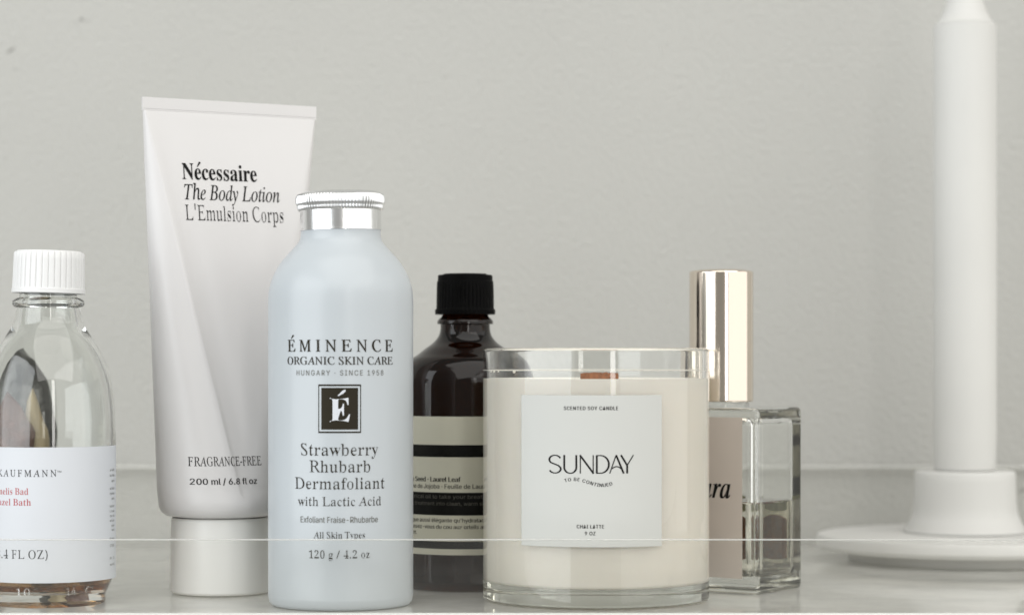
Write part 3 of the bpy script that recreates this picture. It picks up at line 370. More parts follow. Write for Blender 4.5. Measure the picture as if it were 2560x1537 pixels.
  'M': [628,[[60,0,60,509,152,509,277,187,287,159,299,123,311,84,322,49,307,49,318,83,330,121,342,158,352,187,476,509,568,509,568,0,504,0,504,291,504,327,505,369,506,413,507,457,513,457,498,409,482,363,467,322,456,291,342,0,286,0,170,291,159,321,145,361,129,408,112,457,119,457,120,416,121,372,122,328,122,291,122,0]]],
  'N': [523,[[60,0,60,509,136,509,343,183,363,151,388,107,414,55,405,54,401,108,399,157,399,195,399,509,463,509,463,0,387,0,202,290,177,331,148,381,108,452,119,454,122,384,124,328,125,291,125,0]]],
  'O': [533,[[267,-7,235,-5,205,1,177,11,150,25,126,42,105,63,86,88,70,115,57,146,48,179,42,215,40,254,42,293,48,329,57,362,70,393,86,421,105,445,126,466,150,484,177,498,205,508,235,514,267,516,299,514,329,508,357,498,384,484,408,466,429,445,448,421,464,393,477,362,486,329,491,293,493,254,491,215,486,179,477,146,464,115,448,88,429,63,408,42,384,25,357,11,329,1,299,-5],[267,53,296,55,324,63,349,76,372,94,392,116,408,144,420,176,428,213,430,254,428,295,420,332,408,365,392,392,372,415,349,433,324,446,296,453,267,456,237,453,210,445,184,433,161,415,142,392,125,364,113,332,106,295,103,254,106,213,113,176,125,144,142,117,161,94,184,76,210,63,237,55]]],
  'P': [445,[[60,0,60,509,235,509,272,506,305,499,332,487,356,471,375,452,390,430,400,404,407,377,409,348,407,318,400,291,390,265,375,243,356,223,332,207,305,195,272,188,235,186,109,186,109,242,233,242,257,244,279,248,297,256,312,266,324,279,333,294,339,310,343,328,344,348,343,367,339,385,333,402,324,416,312,428,297,439,279,446,257,451,232,452,125,452,125,0]]],
  'Q': [533,[[245,159,313,159,369,85,384,65,468,-48,401,-48,346,27,331,46],[267,-7,235,-5,205,1,177,11,150,25,126,42,105,63,86,88,70,115,57,146,48,179,42,215,40,254,42,293,48,329,57,362,70,393,86,421,105,445,126,466,150,484,177,498,205,508,235,514,267,516,299,514,329,508,357,498,384,484,408,466,429,445,448,421,464,393,477,362,486,329,491,293,493,254,491,215,486,179,477,146,464,115,448,88,429,63,408,42,384,25,357,11,329,1,299,-5],[267,53,296,55,324,63,349,76,372,94,392,116,408,144,420,176,428,213,430,254,428,295,420,332,408,365,392,392,372,415,349,433,324,446,296,453,267,456,237,453,210,445,184,433,161,415,142,392,125,364,113,332,106,295,103,254,106,213,113,176,125,144,142,117,161,94,184,76,210,63,237,55]]],
  'R': [449,[[60,0,60,509,236,509,273,506,305,500,333,489,356,473,376,455,390,433,401,408,407,381,409,352,407,323,401,296,390,271,376,250,356,232,333,217,305,206,273,200,236,198,96,198,96,255,234,255,258,256,280,260,298,267,313,276,325,287,334,300,340,316,344,333,345,352,344,371,340,389,334,405,325,419,313,430,298,440,279,446,258,451,233,452,125,452,125,0],[353,0,230,229,303,229,428,0]]],
  'S': [447,[[224,-9,188,-7,156,-1,128,9,102,23,81,40,64,60,51,83,42,109,38,137,104,137,108,118,114,102,123,88,136,76,150,66,166,59,224,49,246,50,267,54,286,60,303,69,317,79,329,92,338,106,344,122,346,139,344,154,340,168,332,179,296,205,245,222,184,239,145,253,112,269,86,289,67,313,56,341,52,372,54,400,62,425,75,448,92,468,113,484,138,498,165,508,195,514,227,516,259,514,289,508,316,498,340,484,360,468,377,449,390,427,398,403,401,378,337,378,332,402,320,421,302,437,280,449,254,456,225,459,204,457,185,454,167,448,152,440,139,430,129,418,121,405,117,391,115,376,117,359,122,345,131,334,169,308,212,293,264,279,312,264,359,238,395,198,402,180,407,161,408,139,406,112,399,87,386,64,370,43,349,25,323,11,294,0,261,-7]]],
  'T': [449,[[32,452,32,509,417,509,417,452,257,452,257,0,193,0,193,452]]],
  'U': [517,[[259,-8,220,-6,186,2,154,15,126,33,103,55,85,80,71,108,63,140,60,173,60,509,124,509,124,178,126,155,132,133,141,113,153,95,169,80,187,68,208,59,232,53,259,52,285,53,309,59,331,68,349,80,364,95,377,113,385,133,391,155,393,178,393,509,457,509,457,173,454,140,446,108,433,80,414,55,391,33,363,15,332,2,297,-6]]],
  'V': [480,[[204,0,16,509,84,509,192,206,215,137,248,31,235,31,267,138,290,206,395,509,463,509,278,0]]],
  'W': [686,[[155,0,16,509,82,509,163,196,175,145,187,94,197,40,189,40,200,94,211,145,224,196,306,509,380,509,462,196,474,145,486,94,497,40,488,40,499,94,510,145,523,196,603,509,670,509,530,0,455,0,368,323,351,391,336,475,350,475,335,395,318,323,230,0]]],
  'X': [474,[[18,0,217,284,217,236,29,509,104,509,178,400,204,361,223,329,243,292,232,292,252,329,272,361,298,400,374,509,446,509,259,239,259,287,456,0,382,0,292,129,268,165,250,195,230,231,244,231,225,196,206,166,182,129,91,0]]],
  'Y': [472,[[203,0,203,208,16,509,91,509,192,344,222,292,250,230,224,230,251,293,280,344,381,509,455,509,268,208,268,0]]],
  'Z': [438,[[42,0,42,46,273,385,306,431,341,476,348,454,285,452,223,452,40,452,40,509,397,509,397,462,169,129,134,81,97,33,90,54,152,57,214,57,399,57,399,0]]],
  'a': [389,[[160,-9,137,-7,115,-3,94,5,76,15,60,29,48,45,38,63,32,84,30,108,32,128,36,146,43,161,53,174,64,184,78,193,125,211,178,220,234,227,265,235,271,240,274,246,276,255,276,257,267,297,240,322,196,331,149,322,118,301,100,274,41,291,51,313,64,331,79,346,95,358,114,368,133,375,194,384,239,379,286,360,300,350,312,336,322,320,330,301,335,278,337,251,337,0,277,0,277,52,272,52,252,25,215,1],[170,45,192,47,211,51,228,59,242,68,254,80,263,93,270,108,274,122,276,138,276,190,259,182,231,176,200,171,175,168,134,159,103,139,97,130,93,118,92,105,102,72,130,52]]],
  'b': [424,[[229,-8,208,-7,189,-3,172,4,138,31,118,59,112,59,112,0,53,0,53,509,114,509,114,319,118,319,137,346,171,373,188,379,207,383,229,384,259,382,287,374,313,361,335,342,354,320,370,293,381,261,388,227,390,189,388,151,381,116,370,84,355,57,336,34,313,16,288,3,260,-6],[220,47,242,49,262,55,279,66,294,80,306,97,316,117,323,139,327,163,328,189,327,215,323,239,316,261,307,281,295,298,280,311,262,322,243,328,220,330,198,328,178,322,161,312,147,299,134,282,125,263,118,241,114,216,113,189,114,162,118,138,125,115,135,95,147,78,162,65,179,55,198,49]]],
  'c': [396,[[207,-8,174,-5,144,3,117,16,93,35,72,58,56,85,44,116,37,150,34,187,37,225,44,260,56,291,72,318,93,341,117,360,144,374,174,382,207,384,260,377,305,356,340,322,362,277,303,262,290,289,270,311,242,325,207,330,184,328,163,321,145,310,130,296,118,278,108,258,102,236,98,212,96,187,98,163,102,139,108,117,118,97,130,80,145,66,163,55,184,49,207,46,243,52,271,66,292,89,304,117,363,102,341,56,306,21,261,-1]]],
  'd': [424,[[195,-8,165,-6,137,3,111,16,89,34,70,57,55,84,43,116,36,151,34,189,36,227,43,261,55,293,70,320,89,342,112,361,137,374,165,382,196,384,218,383,237,379,253,373,287,346,306,319,311,319,311,509,372,509,372,0,313,0,313,59,307,59,287,31,252,4,236,-3,217,-7],[205,47,226,49,246,55,263,65,278,78,290,95,299,115,306,138,310,162,312,189,310,216,306,241,300,263,290,282,278,299,263,312,246,322,227,328,205,330,182,328,162,322,145,311,130,298,118,281,108,261,102,239,98,215,96,189,98,163,102,139,109,117,118,97,130,80,145,66,162,55,182,49]]],
  'e': [404,[[212,-8,177,-5,145,3,117,16,92,35,72,58,56,85,44,116,37,150,34,187,36,224,44,258,55,290,71,317,91,340,115,359,142,373,172,382,205,384,266,374,285,366,303,355,319,341,334,324,347,305,357,282,365,256,370,227,371,194,371,169,75,169,75,221,338,221,310,202,308,226,304,248,298,269,288,286,277,301,263,314,246,323,227,328,205,330,183,328,164,323,146,313,131,301,119,286,109,270,102,251,97,231,96,211,96,178,98,151,102,127,110,106,121,88,135,73,151,61,169,53,190,48,212,46,254,53,285,73,306,105,365,91,358,72,348,55,335,39,320,26,302,14,283,4,261,-3,237,-7]]],
  'f': [254,[[228,379,228,327,6,327,6,379],[81,0,81,432,82,452,87,470,96,486,107,499,120,510,135,519,187,530,222,527,243,521,227,468,215,472,195,474,178,472,164,468,154,460,147,449,143,435,142,419,142,0]]],
  'g': [425,[[207,-151,180,-149,156,-146,134,-140,82,-110,51,-69,101,-41,122,-66,154,-88,207,-97,236,-95,261,-87,282,-75,298,-58,308,-34,311,-6,311,68,306,68,287,41,252,16,236,10,217,6,195,5,165,7,138,14,113,27,90,43,71,65,55,90,43,120,36,154,34,191,36,229,43,263,55,293,71,320,90,342,112,361,138,374,166,382,196,384,218,383,237,379,253,373,288,346,308,319,313,319,313,379,372,379,372,-9,370,-40,363,-67,350,-90,334,-109,314,-124,291,-136,265,-144,237,-149],[205,59,227,61,246,66,264,75,278,87,290,103,300,121,307,142,311,166,312,193,311,219,307,242,300,264,291,283,279,299,264,312,247,322,227,328,205,330,182,328,163,322,145,312,130,298,118,282,109,262,102,241,98,218,96,193,98,167,102,144,109,123,118,104,131,88,145,76,163,66,183,61]]],
  'h': [410,[[114,227,114,0,53,0,53,509,114,509,114,287,102,287,116,319,132,344,152,362,175,374,200,382,227,384,252,383,275,377,295,369,313,356,328,340,341,321,350,298,355,271,357,240,357,0,296,0,296,235,293,263,286,286,273,304,256,318,235,326,210,329,192,328,176,324,161,317,147,308,136,297,126,283,119,266,115,248]]],
  'i': [167,[[53,0,53,379,114,379,114,0],[84,443,73,444,63,448,54,455,47,463,43,472,41,483,43,494,47,504,54,512,63,518,73,522,84,524,95,522,105,518,114,512,121,504,125,494,126,483,125,472,121,463,114,455,105,448,95,444]]],
  'j': [167,[[53,379,114,379,114,-30,112,-52,108,-72,102,-90,92,-106,80,-119,65,-129,47,-137,27,-141,4,-143,-10,-143,-10,-87,2,-87,18,-85,31,-80,40,-72,47,-61,51,-46,53,-29],[83,443,72,444,62,448,53,455,47,463,42,472,41,483,42,494,47,504,53,512,62,518,72,522,83,524,95,522,105,518,114,512,120,504,125,494,126,483,125,472,120,463,114,455,105,448,95,444]]],
  'k': [381,[[110,137,110,212,121,212,284,379,360,379,184,199,177,199],[53,0,53,509,114,509,114,0],[294,0,148,186,191,229,372,0]]],
  'l': [189,[[139,-2,112,0,91,8,74,20,62,37,55,59,53,84,53,509,114,509,114,99,120,62,126,57,135,53,146,52,160,53,170,54,181,3,162,-1]]],
  'm': [610,[[53,0,53,379,112,379,112,295,108,295,114,314,122,331,132,346,172,376,219,386,245,383,268,375,287,361,303,342,314,320,321,295,312,295,318,312,326,329,337,343,381,375,437,386,458,385,478,380,497,372,514,361,529,346,541,328,550,307,555,283,557,255,557,0,496,0,496,254,493,279,485,298,473,313,456,323,438,329,419,330,402,329,387,326,374,320,345,290,335,247,335,0,274,0,274,260,272,280,265,297,253,311,238,322,220,328,199,330,158,320,145,312,135,302,126,289,119,274,115,257,114,238,114,0]]],
  'n': [410,[[114,227,114,0,53,0,53,379,112,379,112,287,102,287,116,319,132,344,152,362,175,374,200,382,227,384,252,383,275,377,295,369,313,356,328,340,341,321,350,298,355,271,357,240,357,0,296,0,296,235,293,263,286,286,273,304,256,318,235,326,210,329,192,328,176,324,161,317,147,308,136,297,126,283,119,266,115,248]]],
  'o': [415,[[207,-8,174,-5,144,3,117,16,93,35,72,58,56,85,44,116,37,150,34,187,37,225,44,260,56,291,72,318,93,341,117,360,144,374,174,382,207,384,241,382,271,374,299,360,323,341,343,318,359,291,371,260,379,225,381,187,379,150,371,116,359,85,343,58,323,35,299,16,271,3,241,-5],[207,46,231,49,252,55,270,66,285,80,298,97,307,117,314,139,318,163,319,187,318,212,314,236,307,258,298,278,285,296,270,310,252,321,231,328,207,330,184,328,163,321,145,310,130,296,118,278,108,258,102,236,98,212,96,187,98,163,102,139,108,117,118,97,130,80,145,66,163,55,184,49]]],
  'p': [424,[[53,-143,53,379,112,379,112,319,118,319,137,346,171,373,188,379,207,383,229,384,259,382,287,374,313,361,335,342,354,320,370,293,381,261,388,227,390,189,388,151,381,116,370,84,355,57,336,34,313,16,288,3,260,-6,229,-8,208,-7,189,-3,173,4,138,31,118,59,114,59,114,-143],[220,47,242,49,262,55,279,66,294,80,306,97,316,117,323,139,327,163,328,189,327,215,323,239,316,261,307,281,295,298,280,311,262,322,243,328,220,330,198,328,178,322,161,312,147,299,134,282,125,263,118,241,114,216,113,189,114,162,118,138,125,115,135,95,147,78,162,65,179,55,198,49]]],
  'q': [424,[[372,-143,311,-143,311,59,306,59,287,31,252,4,236,-3,217,-7,195,-8,165,-6,137,3,111,16,89,34,70,57,55,84,43,116,36,151,34,189,36,227,43,261,55,293,70,320,89,342,112,361,137,374,165,382,196,384,218,383,237,379,253,373,287,346,307,319,313,319,313,379,372,379],[205,47,226,49,246,55,263,65,278,78,290,95,299,115,306,138,310,162,312,189,310,216,306,241,300,263,290,282,278,299,263,312,246,322,227,328,205,330,182,328,162,322,145,311,130,298,118,281,108,261,102,239,98,215,96,189,98,163,102,139,109,117,118,97,130,80,145,66,162,55,182,49]]],
  'r': [259,[[53,0,53,379,112,379,112,321,115,321,124,339,137,354,152,367,171,377,191,383,213,385,229,384,243,384,243,322,230,324,207,326,190,324,174,321,159,315,146,306,135,296,126,284,119,269,115,254,114,237,114,0]]],
  's': [365,[[182,-8,157,-7,133,-3,112,3,93,12,76,24,62,38,50,54,41,73,36,94,94,107,101,87,111,72,124,60,141,52,160,47,181,45,206,47,227,53,244,62,258,74,265,88,268,103,266,115,262,126,254,136,243,144,229,150,212,155,149,170,118,180,92,192,72,208,58,227,50,249,47,274,49,295,55,314,65,332,79,347,95,360,115,370,137,378,161,383,187,384,212,383,234,379,254,372,271,363,286,352,299,339,324,290,268,277,262,291,254,304,243,316,228,325,210,331,187,333,166,331,147,326,131,317,119,305,111,292,109,277,110,264,115,253,124,243,172,223,229,209,261,200,287,187,306,171,320,153,328,131,331,107,329,85,323,65,312,47,298,31,281,18,260,6,236,-2,210,-7]]],
  't': [227,[[204,379,204,327,6,327,6,379],[65,471,126,471,126,98,127,83,130,70,136,61,144,55,156,51,170,50,185,51,202,54,213,2,192,-3,168,-4,138,-1,113,7,92,21,77,41,68,64,65,93]]],
  'u': [410,[[182,-5,158,-3,135,2,115,11,97,23,82,39,69,59,60,82,54,109,53,139,53,379,114,379,114,144,116,117,124,94,137,75,154,61,175,53,200,50,218,51,234,55,249,62,263,71,274,83,283,97,290,113,295,132,296,153,296,379,357,379,357,0,298,0,298,92,307,92,294,60,277,35,257,17,234,5,209,-3]]],
  'v': [389,[[163,0,17,379,84,379,165,155,187,87,206,21,184,21,203,87,224,155,305,379,371,379,226,0]]],
  'w': [567,[[138,0,23,379,87,379,133,214,154,137,175,41,165,41,186,135,206,214,252,379,316,379,362,214,382,136,402,41,391,41,413,135,434,214,480,379,545,379,429,0,368,0,319,172,305,225,291,280,277,338,291,338,277,280,263,225,248,172,199,0]]],
  'x': [379,[[21,0,171,218,171,171,29,379,100,379,147,306,179,253,207,206,175,206,202,253,233,306,282,379,352,379,209,169,209,214,358,0,287,0,231,85,200,136,173,182,205,182,178,136,148,85,91,0]]],
  'y': [389,[[47,-139,61,-86,71,-87,104,-89,130,-74,151,-36,163,-1,17,379,84,379,165,155,187,87,206,21,184,21,202,87,224,155,305,379,371,379,204,-58,177,-107,139,-136,91,-145,65,-143]]],
  'z': [380,[[42,0,42,46,254,320,254,323,48,323,48,379,333,379,333,331,126,60,126,56,339,56,339,0]]],
  '0': [453,[[227,-7,191,-3,158,7,130,24,105,48,85,77,69,113,60,144,53,178,49,214,48,254,49,294,53,330,60,364,69,395,85,431,106,461,130,484,159,502,191,512,227,516,262,512,295,502,323,484,348,461,368,431,384,395,393,364,400,330,404,294,405,254,404,214,400,178,393,144,384,113,368,77,348,48,323,24,295,7,263,-3],[227,50,250,52,271,60,290,74,306,92,320,116,330,144,338,176,342,213,344,254,342,295,338,332,330,365,320,393,306,416,290,435,271,449,250,457,227,460,203,457,182,449,163,435,147,416,134,393,123,365,115,332,111,295,109,254,111,213,115,176,123,144,134,116,147,92,163,74,182,60,203,52]]],
  '1': [453,[[76,0,76,55,391,55,391,0],[276,509,276,0,212,0,212,448,209,448,86,358,86,427,198,509]]],
  '2': [453,[[64,0,64,47,234,229,282,282,311,327,320,371,319,389,315,405,308,419,298,431,287,441,273,449,224,460,205,458,188,454,172,447,159,438,148,427,139,413,132,398,128,381,127,362,66,362,68,391,75,418,86,442,102,464,121,482,143,496,168,507,196,513,225,516,254,513,281,507,306,497,328,482,346,465,361,445,372,423,379,398,381,372,371,318,336,259,267,180,153,60,153,57,389,57,389,0]]],
  '3': [453,[[218,-7,188,-5,159,1,133,10,108,22,88,38,70,57,57,79,48,104,44,132,109,132,112,115,118,100,126,87,137,76,150,66,165,59,219,50,275,61,291,69,304,80,315,93,323,108,328,125,329,145,328,163,323,180,316,196,306,211,292,223,275,234,254,241,229,246,201,248,157,248,157,299,288,448,288,452,70,452,70,509,372,509,372,461,211,278,211,289,247,290,279,286,308,276,333,262,354,244,371,222,383,198,391,173,393,145,390,116,383,90,370,66,354,45,333,27,309,12,281,2,251,-5]]],
  '4': [453,[[40,105,40,158,247,509,311,509,109,166,109,163,413,163,413,105],[282,0,282,121,282,146,282,318,343,318,343,0]]],
  '5': [453,[[221,-7,192,-5,165,1,140,11,118,25,99,41,83,60,71,82,63,105,60,130,122,130,125,115,130,102,138,89,173,60,221,50,241,51,259,56,276,64,291,75,304,89,314,104,322,122,326,141,328,162,326,183,321,203,314,221,303,237,290,251,275,262,257,270,238,275,218,277,167,268,128,246,67,253,96,509,366,509,366,452,151,452,134,301,136,301,178,325,229,334,252,332,274,328,294,321,313,311,330,299,345,285,358,269,370,251,379,231,386,210,390,187,391,163,388,132,381,102,369,76,352,52,332,32,309,15,282,3,253,-4]]],
  '6': [453,[[226,-7,196,-4,168,3,142,15,119,31,100,51,84,74,73,101,66,130,64,162,65,187,71,212,80,239,137,340,252,509,322,509,151,261,145,261,165,288,196,307,235,314,265,312,291,305,316,295,337,280,355,262,370,240,380,215,387,187,389,157,387,127,379,98,368,73,352,50,333,30,310,14,284,3,257,-4],[226,48,245,50,263,55,279,63,293,73,304,86,314,101,322,119,326,137,327,157,326,178,322,196,314,213,304,228,293,241,279,251,263,259,245,264,226,265,207,264,190,259,174,252,160,241,148,229,138,214,131,197,126,179,125,158,126,138,131,119,138,102,148,86,160,73,174,63,190,55,207,50]]],
  '7': [453,[[97,0,323,448,323,452,62,452,62,509,391,509,391,449,165,0]]],
  '8': [453,[[226,-7,193,-5,163,1,136,11,111,25,91,42,74,62,62,84,54,109,52,135,53,156,58,176,65,195,75,212,87,228,101,241,117,252,134,260,153,265,153,267,129,276,109,289,93,308,80,330,73,354,70,380,73,405,79,429,90,450,106,469,124,485,146,498,170,508,197,514,226,516,255,514,282,508,306,498,328,485,346,469,361,450,373,429,379,405,382,380,379,354,372,330,359,308,343,289,323,276,300,267,300,265,319,260,335,252,351,241,365,228,377,212,387,195,395,176,399,156,401,135,398,109,391,84,378,62,362,42,341,25,317,11,289,1,259,-5],[226,49,248,50,267,54,285,60,300,69,313,79,323,91,331,106,335,121,337,139,335,157,330,173,322,189,312,202,298,213,283,223,265,230,247,234,226,235,206,234,187,230,169,223,154,213,140,202,130,189,122,173,117,157,115,139,117,121,121,106,129,91,139,79,152,69,167,60,185,54,205,50],[226,290,274,300,287,308,298,318,307,330,314,344,318,359,319,376,318,392,314,407,308,420,299,432,288,442,275,449,226,460,177,449,164,442,153,432,145,420,138,407,134,392,133,376,134,359,138,344,145,330,154,318,165,308,178,300]]],
  '9': [453,[[226,516,256,513,285,506,310,494,333,478,352,458,368,434,380,408,387,378,389,347,387,322,382,296,373,270,315,168,200,0,130,0,301,248,307,248,287,221,257,202,218,195,188,197,161,203,137,214,116,229,98,247,83,269,72,294,66,321,64,352,66,382,73,411,85,436,101,459,120,479,143,494,168,506,196,513],[226,460,207,459,190,454,174,446,160,435,148,423,138,407,131,390,127,372,125,352,127,331,131,313,138,295,148,280,160,268,174,257,190,250,207,245,226,243,245,245,263,249,279,257,293,267,305,280,314,295,322,312,326,330,327,350,326,371,322,390,314,407,305,422,293,435,279,446,263,454,245,459]]],
  ' ': [188,[]],
  '.': [188,[[95,-4,83,-3,73,1,63,9,55,18,51,29,50,41,51,53,55,64,63,73,73,81,83,85,95,87,107,85,118,81,128,73,135,64,140,53,141,41,140,29,135,18,128,9,118,1,107,-3]]],
  '/': [249,[[235,533,71,-76,14,-76,178,533]]],
  '-': [453,[[337,244,337,188,114,188,114,244]]],
  '(': [273,[[89,207,101,324,132,441,177,539,236,539,191,428,161,313,151,207,160,115,188,16,236,-96,177,-96,156,-59,139,-21,124,16,111,55,102,93,95,131,90,169]]],
  ')': [273,[[37,-96,86,18,113,116,122,207,112,313,82,428,37,539,97,539,142,441,173,323,184,207,183,168,178,130,171,92,161,53,149,15,134,-22,117,-59,97,-96]]],
  'É': [419,[[60,0,60,509,372,509,372,452,125,452,125,286,355,286,355,229,125,229,125,57,375,57,375,0],[191,558,239,659,307,659,241,558]]],
  'é': [404,[[212,-8,177,-5,145,3,117,16,92,35,72,58,56,85,44,116,37,150,34,187,36,224,44,258,55,290,71,317,91,340,115,359,142,373,172,382,205,384,266,374,285,366,303,355,319,341,334,324,347,305,357,282,365,256,370,227,371,194,371,169,75,169,75,221,338,221,310,202,308,226,304,248,298,269,288,286,277,301,263,314,246,323,227,328,205,330,183,328,164,323,146,313,131,301,119,286,109,270,102,251,97,231,96,211,96,178,98,151,102,127,110,106,121,88,135,73,151,61,169,53,190,48,212,46,254,53,285,73,306,105,365,91,358,72,348,55,335,39,320,26,302,14,283,4,261,-3,237,-7],[177,429,225,529,293,529,227,429]]],
  'È': [419,[[60,0,60,509,372,509,372,452,125,452,125,286,355,286,355,229,125,229,125,57,375,57,375,0],[194,558,128,659,196,659,244,558]]],
  'è': [404,[[212,-8,177,-5,145,3,117,16,92,35,72,58,56,85,44,116,37,150,34,187,36,224,44,258,55,290,71,317,91,340,115,359,142,373,172,382,205,384,266,374,285,366,303,355,319,341,334,324,347,305,357,282,365,256,370,227,371,194,371,169,75,169,75,221,338,221,310,202,308,226,304,248,298,269,288,286,277,301,263,314,246,323,227,328,205,330,183,328,164,323,146,313,131,301,119,286,109,270,102,251,97,231,96,211,96,178,98,151,102,127,110,106,121,88,135,73,151,61,169,53,190,48,212,46,254,53,285,73,306,105,365,91,358,72,348,55,335,39,320,26,302,14,283,4,261,-3,237,-7],[180,429,114,529,182,529,230,429]]],
  ',': [188,[[38,-119,68,71,137,71,84,-119]]],
  "'": [206,[[78,318,70,509,136,509,128,318]]],
  '·': [196,[[98,196,86,198,75,202,66,210,58,219,54,230,52,242,54,254,58,265,66,274,75,282,86,286,98,287,110,286,121,282,130,274,138,265,142,254,144,242,142,230,138,219,130,210,121,202,110,198]]],
  '•': [389,[[194,93,175,94,156,99,139,107,124,118,111,131,100,147,92,164,87,182,85,202,87,221,92,240,100,257,111,272,124,285,139,296,156,305,175,309,194,311,214,309,232,305,249,296,265,285,278,272,289,257,297,240,302,221,304,202,302,182,297,164,289,147,278,131,265,118,249,107,232,99,214,94]]],
 },
}
SLANT = 0.2867
def glyph(style, ch):
    """-> advance, contours, slant to remove, x-thinning"""
    base = {'É': 'E', 'é': 'e'}.get(ch, ch)
    acc = ch in 'Éé'
    if style == 'S': return GL['S'].get(ch, GL['S'][' ']), 0, 0, False
    if style == 'I' and base in GL['I']: return GL['I'][base], 0, 0, acc
    if style == 'R' and base.isalpha() and base.isupper(): return GL['I'][base], SLANT, 0, acc
    if base in GL['B']: return GL['B'][base], 0, (18 if style in 'RI' and base.isalnum() else 0), acc
    return GL['S'].get(ch, GL['S'][' ']), 0, 0, False
def thin(pts, dx):
    n = len(pts); out = []
    for i in range(n):
        (x0, y0), (x1, y1), (x2, y2) = pts[i-1], pts[i], pts[(i+1) % n]
        tx, ty = x2-x0, y2-y0; L = math.hypot(tx, ty) or 1
        out.append((x1 - ty/L*dx, y1))
    return out
def area(p): return sum(p[i-1][0]*p[i][1]-p[i][0]*p[i-1][1] for i in range(len(p)))/2
def layout(text, style, track=0, bold=0):
    x = 0; out = []
    for ch in text:
        (adv, cs), sl, th, acc = glyph(style, ch)
        polys = []
        for c in cs:
            p = [(c[i], c[i+1]) for i in range(0, len(c), 2)]
            if sl: p = [(a - sl*q + 60, q) for a, q in p]
            polys.append(p)
        d = bold - th
        if d and polys:
            big = max(polys, key=lambda p: abs(area(p)))
            sg = -1 if area(big) < 0 else 1
            polys = [thin(p, -d*sg) for p in polys]
        if acc and polys:
            xs = [a for p in polys for a, q in p]; top = max(q for p in polys for a, q in p); mid = (min(xs)+max(xs))/2 + 20
            polys.append([(mid-45, top+45), (mid-15, top+40), (mid+125, top+165), (mid+85, top+195), (mid+45, top+190)])
        out.append([[(a+x, q) for a, q in p] for p in polys])
        x += adv + track
    return out
def inside(pt, poly):
    x, y = pt; s = False
    for i in range(len(poly)):
        (x0, y0), (x1, y1) = poly[i-1], poly[i]
        if (y0 > y) != (y1 > y) and x < (x1-x0)*(y-y0)/(y1-y0)+x0: s = not s
    return s
def outlines(polys):
    """group each outer contour with its holes"""
    polys = sorted(polys, key=lambda p: -abs(area(p))); groups = []
    for p in polys:
        for g in groups:
            if inside(p[0], g[0]) and not any(inside(p[0], h) for h in g[1:]):
                g.append(p); break
        else: groups.append([p])
    return groups
def cap_h(style):
    cs = GL['S' if style == 'S' else 'B']['H'][1]
    return max(c[i] for c in cs for i in range(1, len(c), 2))
def letters(name, text, style, x0, x1, yb, cap, surf, parent, m, track=0, bold=0, rise=None, kind=None, depth=0):
    """fit `text` between photo columns x0..x1, baseline yb, capital height cap, on `surf`"""
    L = layout(text, style, track, bold)
    xs = [a for g in L for p in g for a, q in p]
    mn, mxx = min(xs), max(xs); ch = cap_h(style)
    u0, u1 = surf.u(x0), surf.u(x1)
    vb = surf.v(yb); vs_ = (surf.v(yb-cap) - vb)/ch; us = (u1-u0)/(mxx-mn)
    vs, fs = [], []
    for g in L:
        if not g: continue
        if rise:
            gx = [a for p in g for a, q in p]; gm = (min(gx)+max(gx))/2
            t = (gm-mn)/(mxx-mn); dy, rot = rise(t)
        else: gm = 0; dy = 0; rot = 0
        cr, sr = math.cos(rot), math.sin(rot)
        polys = []
        for p in g:
            q2 = []
            for a, q in p:
                U = (a-gm)*us; V = q*vs_
                q2.append((U*cr - V*sr + u0 + (gm-mn)*us, U*sr + V*cr + vb + dy*vs_*ch))
            polys.append(q2)
        for grp in outlines(polys):
            base = len(vs)
            tris = tessellate_polygon([[Vector((a*1000, q*1000, 0)) for a, q in p] for p in grp])
            vs += [surf.p(a, q) for p in grp for a, q in p]
            fs += [tuple(base+i for i in t) for t in tris if len(set(t)) == 3]
    # keep the winding facing the viewer without recalculating (flat print)
    off = origin(parent)
    me = bpy.data.meshes.new(name)
    me.from_pydata([tuple(Vector(v) - off) for v in vs], [], fs); me.materials.append(m)
    o = put(bpy.data.objects.new(name, me), parent, None, None, None, kind)
    if depth:
        s = o.modifiers.new('relief', 'SOLIDIFY'); s.thickness = depth; s.offset = 0
    return o

class Cyl:
    def __init__(s, cx, d, r, lift=0.00012):
        s.cx, s.d, s.r, s.lift = cx, d, r, lift
    def u(s, px):
        # column -> arc length on the cylinder (0 faces the camera plane)
        a = 0.0
        for _ in range(8):
            X = xof(px, s.d - s.r*math.cos(a))
            a = math.asin(max(-.995, min(.995, (X - s.cx)/s.r)))
        return a*s.r
    def v(s, py): return zof(py, s.d - s.r)
    def p(s, u, v):
        a = u/s.r; r = s.r + s.lift
        return Vector((s.cx + r*math.sin(a), s.d - r*math.cos(a), v))
def wrap(name, surf, u0, u1, z0, z1, m, parent, lift=0.0001, n=40, thick=0.00008, rows=1, label=None, rc=0):
    """a thin sheet (label, printed panel) curved round a cylinder"""
    vs, fs = [], []
    nv = n+1
    for side in (0, 1):                       # outer and inner skin of a real sheet
        cy = Cyl(surf.cx, surf.d, surf.r, lift + (thick*.5 if side == 0 else -thick*.5))
        for j in (0, 1):
            for i in range(nv): vs.append(cy.p(u0 + (u1-u0)*i/n, z0 + (z1-z0)*j))
    for s in (0, 1):
        o = s*2*nv
        for i in range(n): fs.append((o+i, o+i+1, o+nv+i+1, o+nv+i))
    for i in range(n):
        fs.append((i, i+1, 2*nv+i+1, 2*nv+i)); fs.append((nv+i, nv+i+1, 3*nv+i+1, 3*nv+i))
    for i in (0, n): fs.append((i, nv+i, 3*nv+i, 2*nv+i))
    return mesh(name, vs, fs, m, parent, label=label, sharp=30)

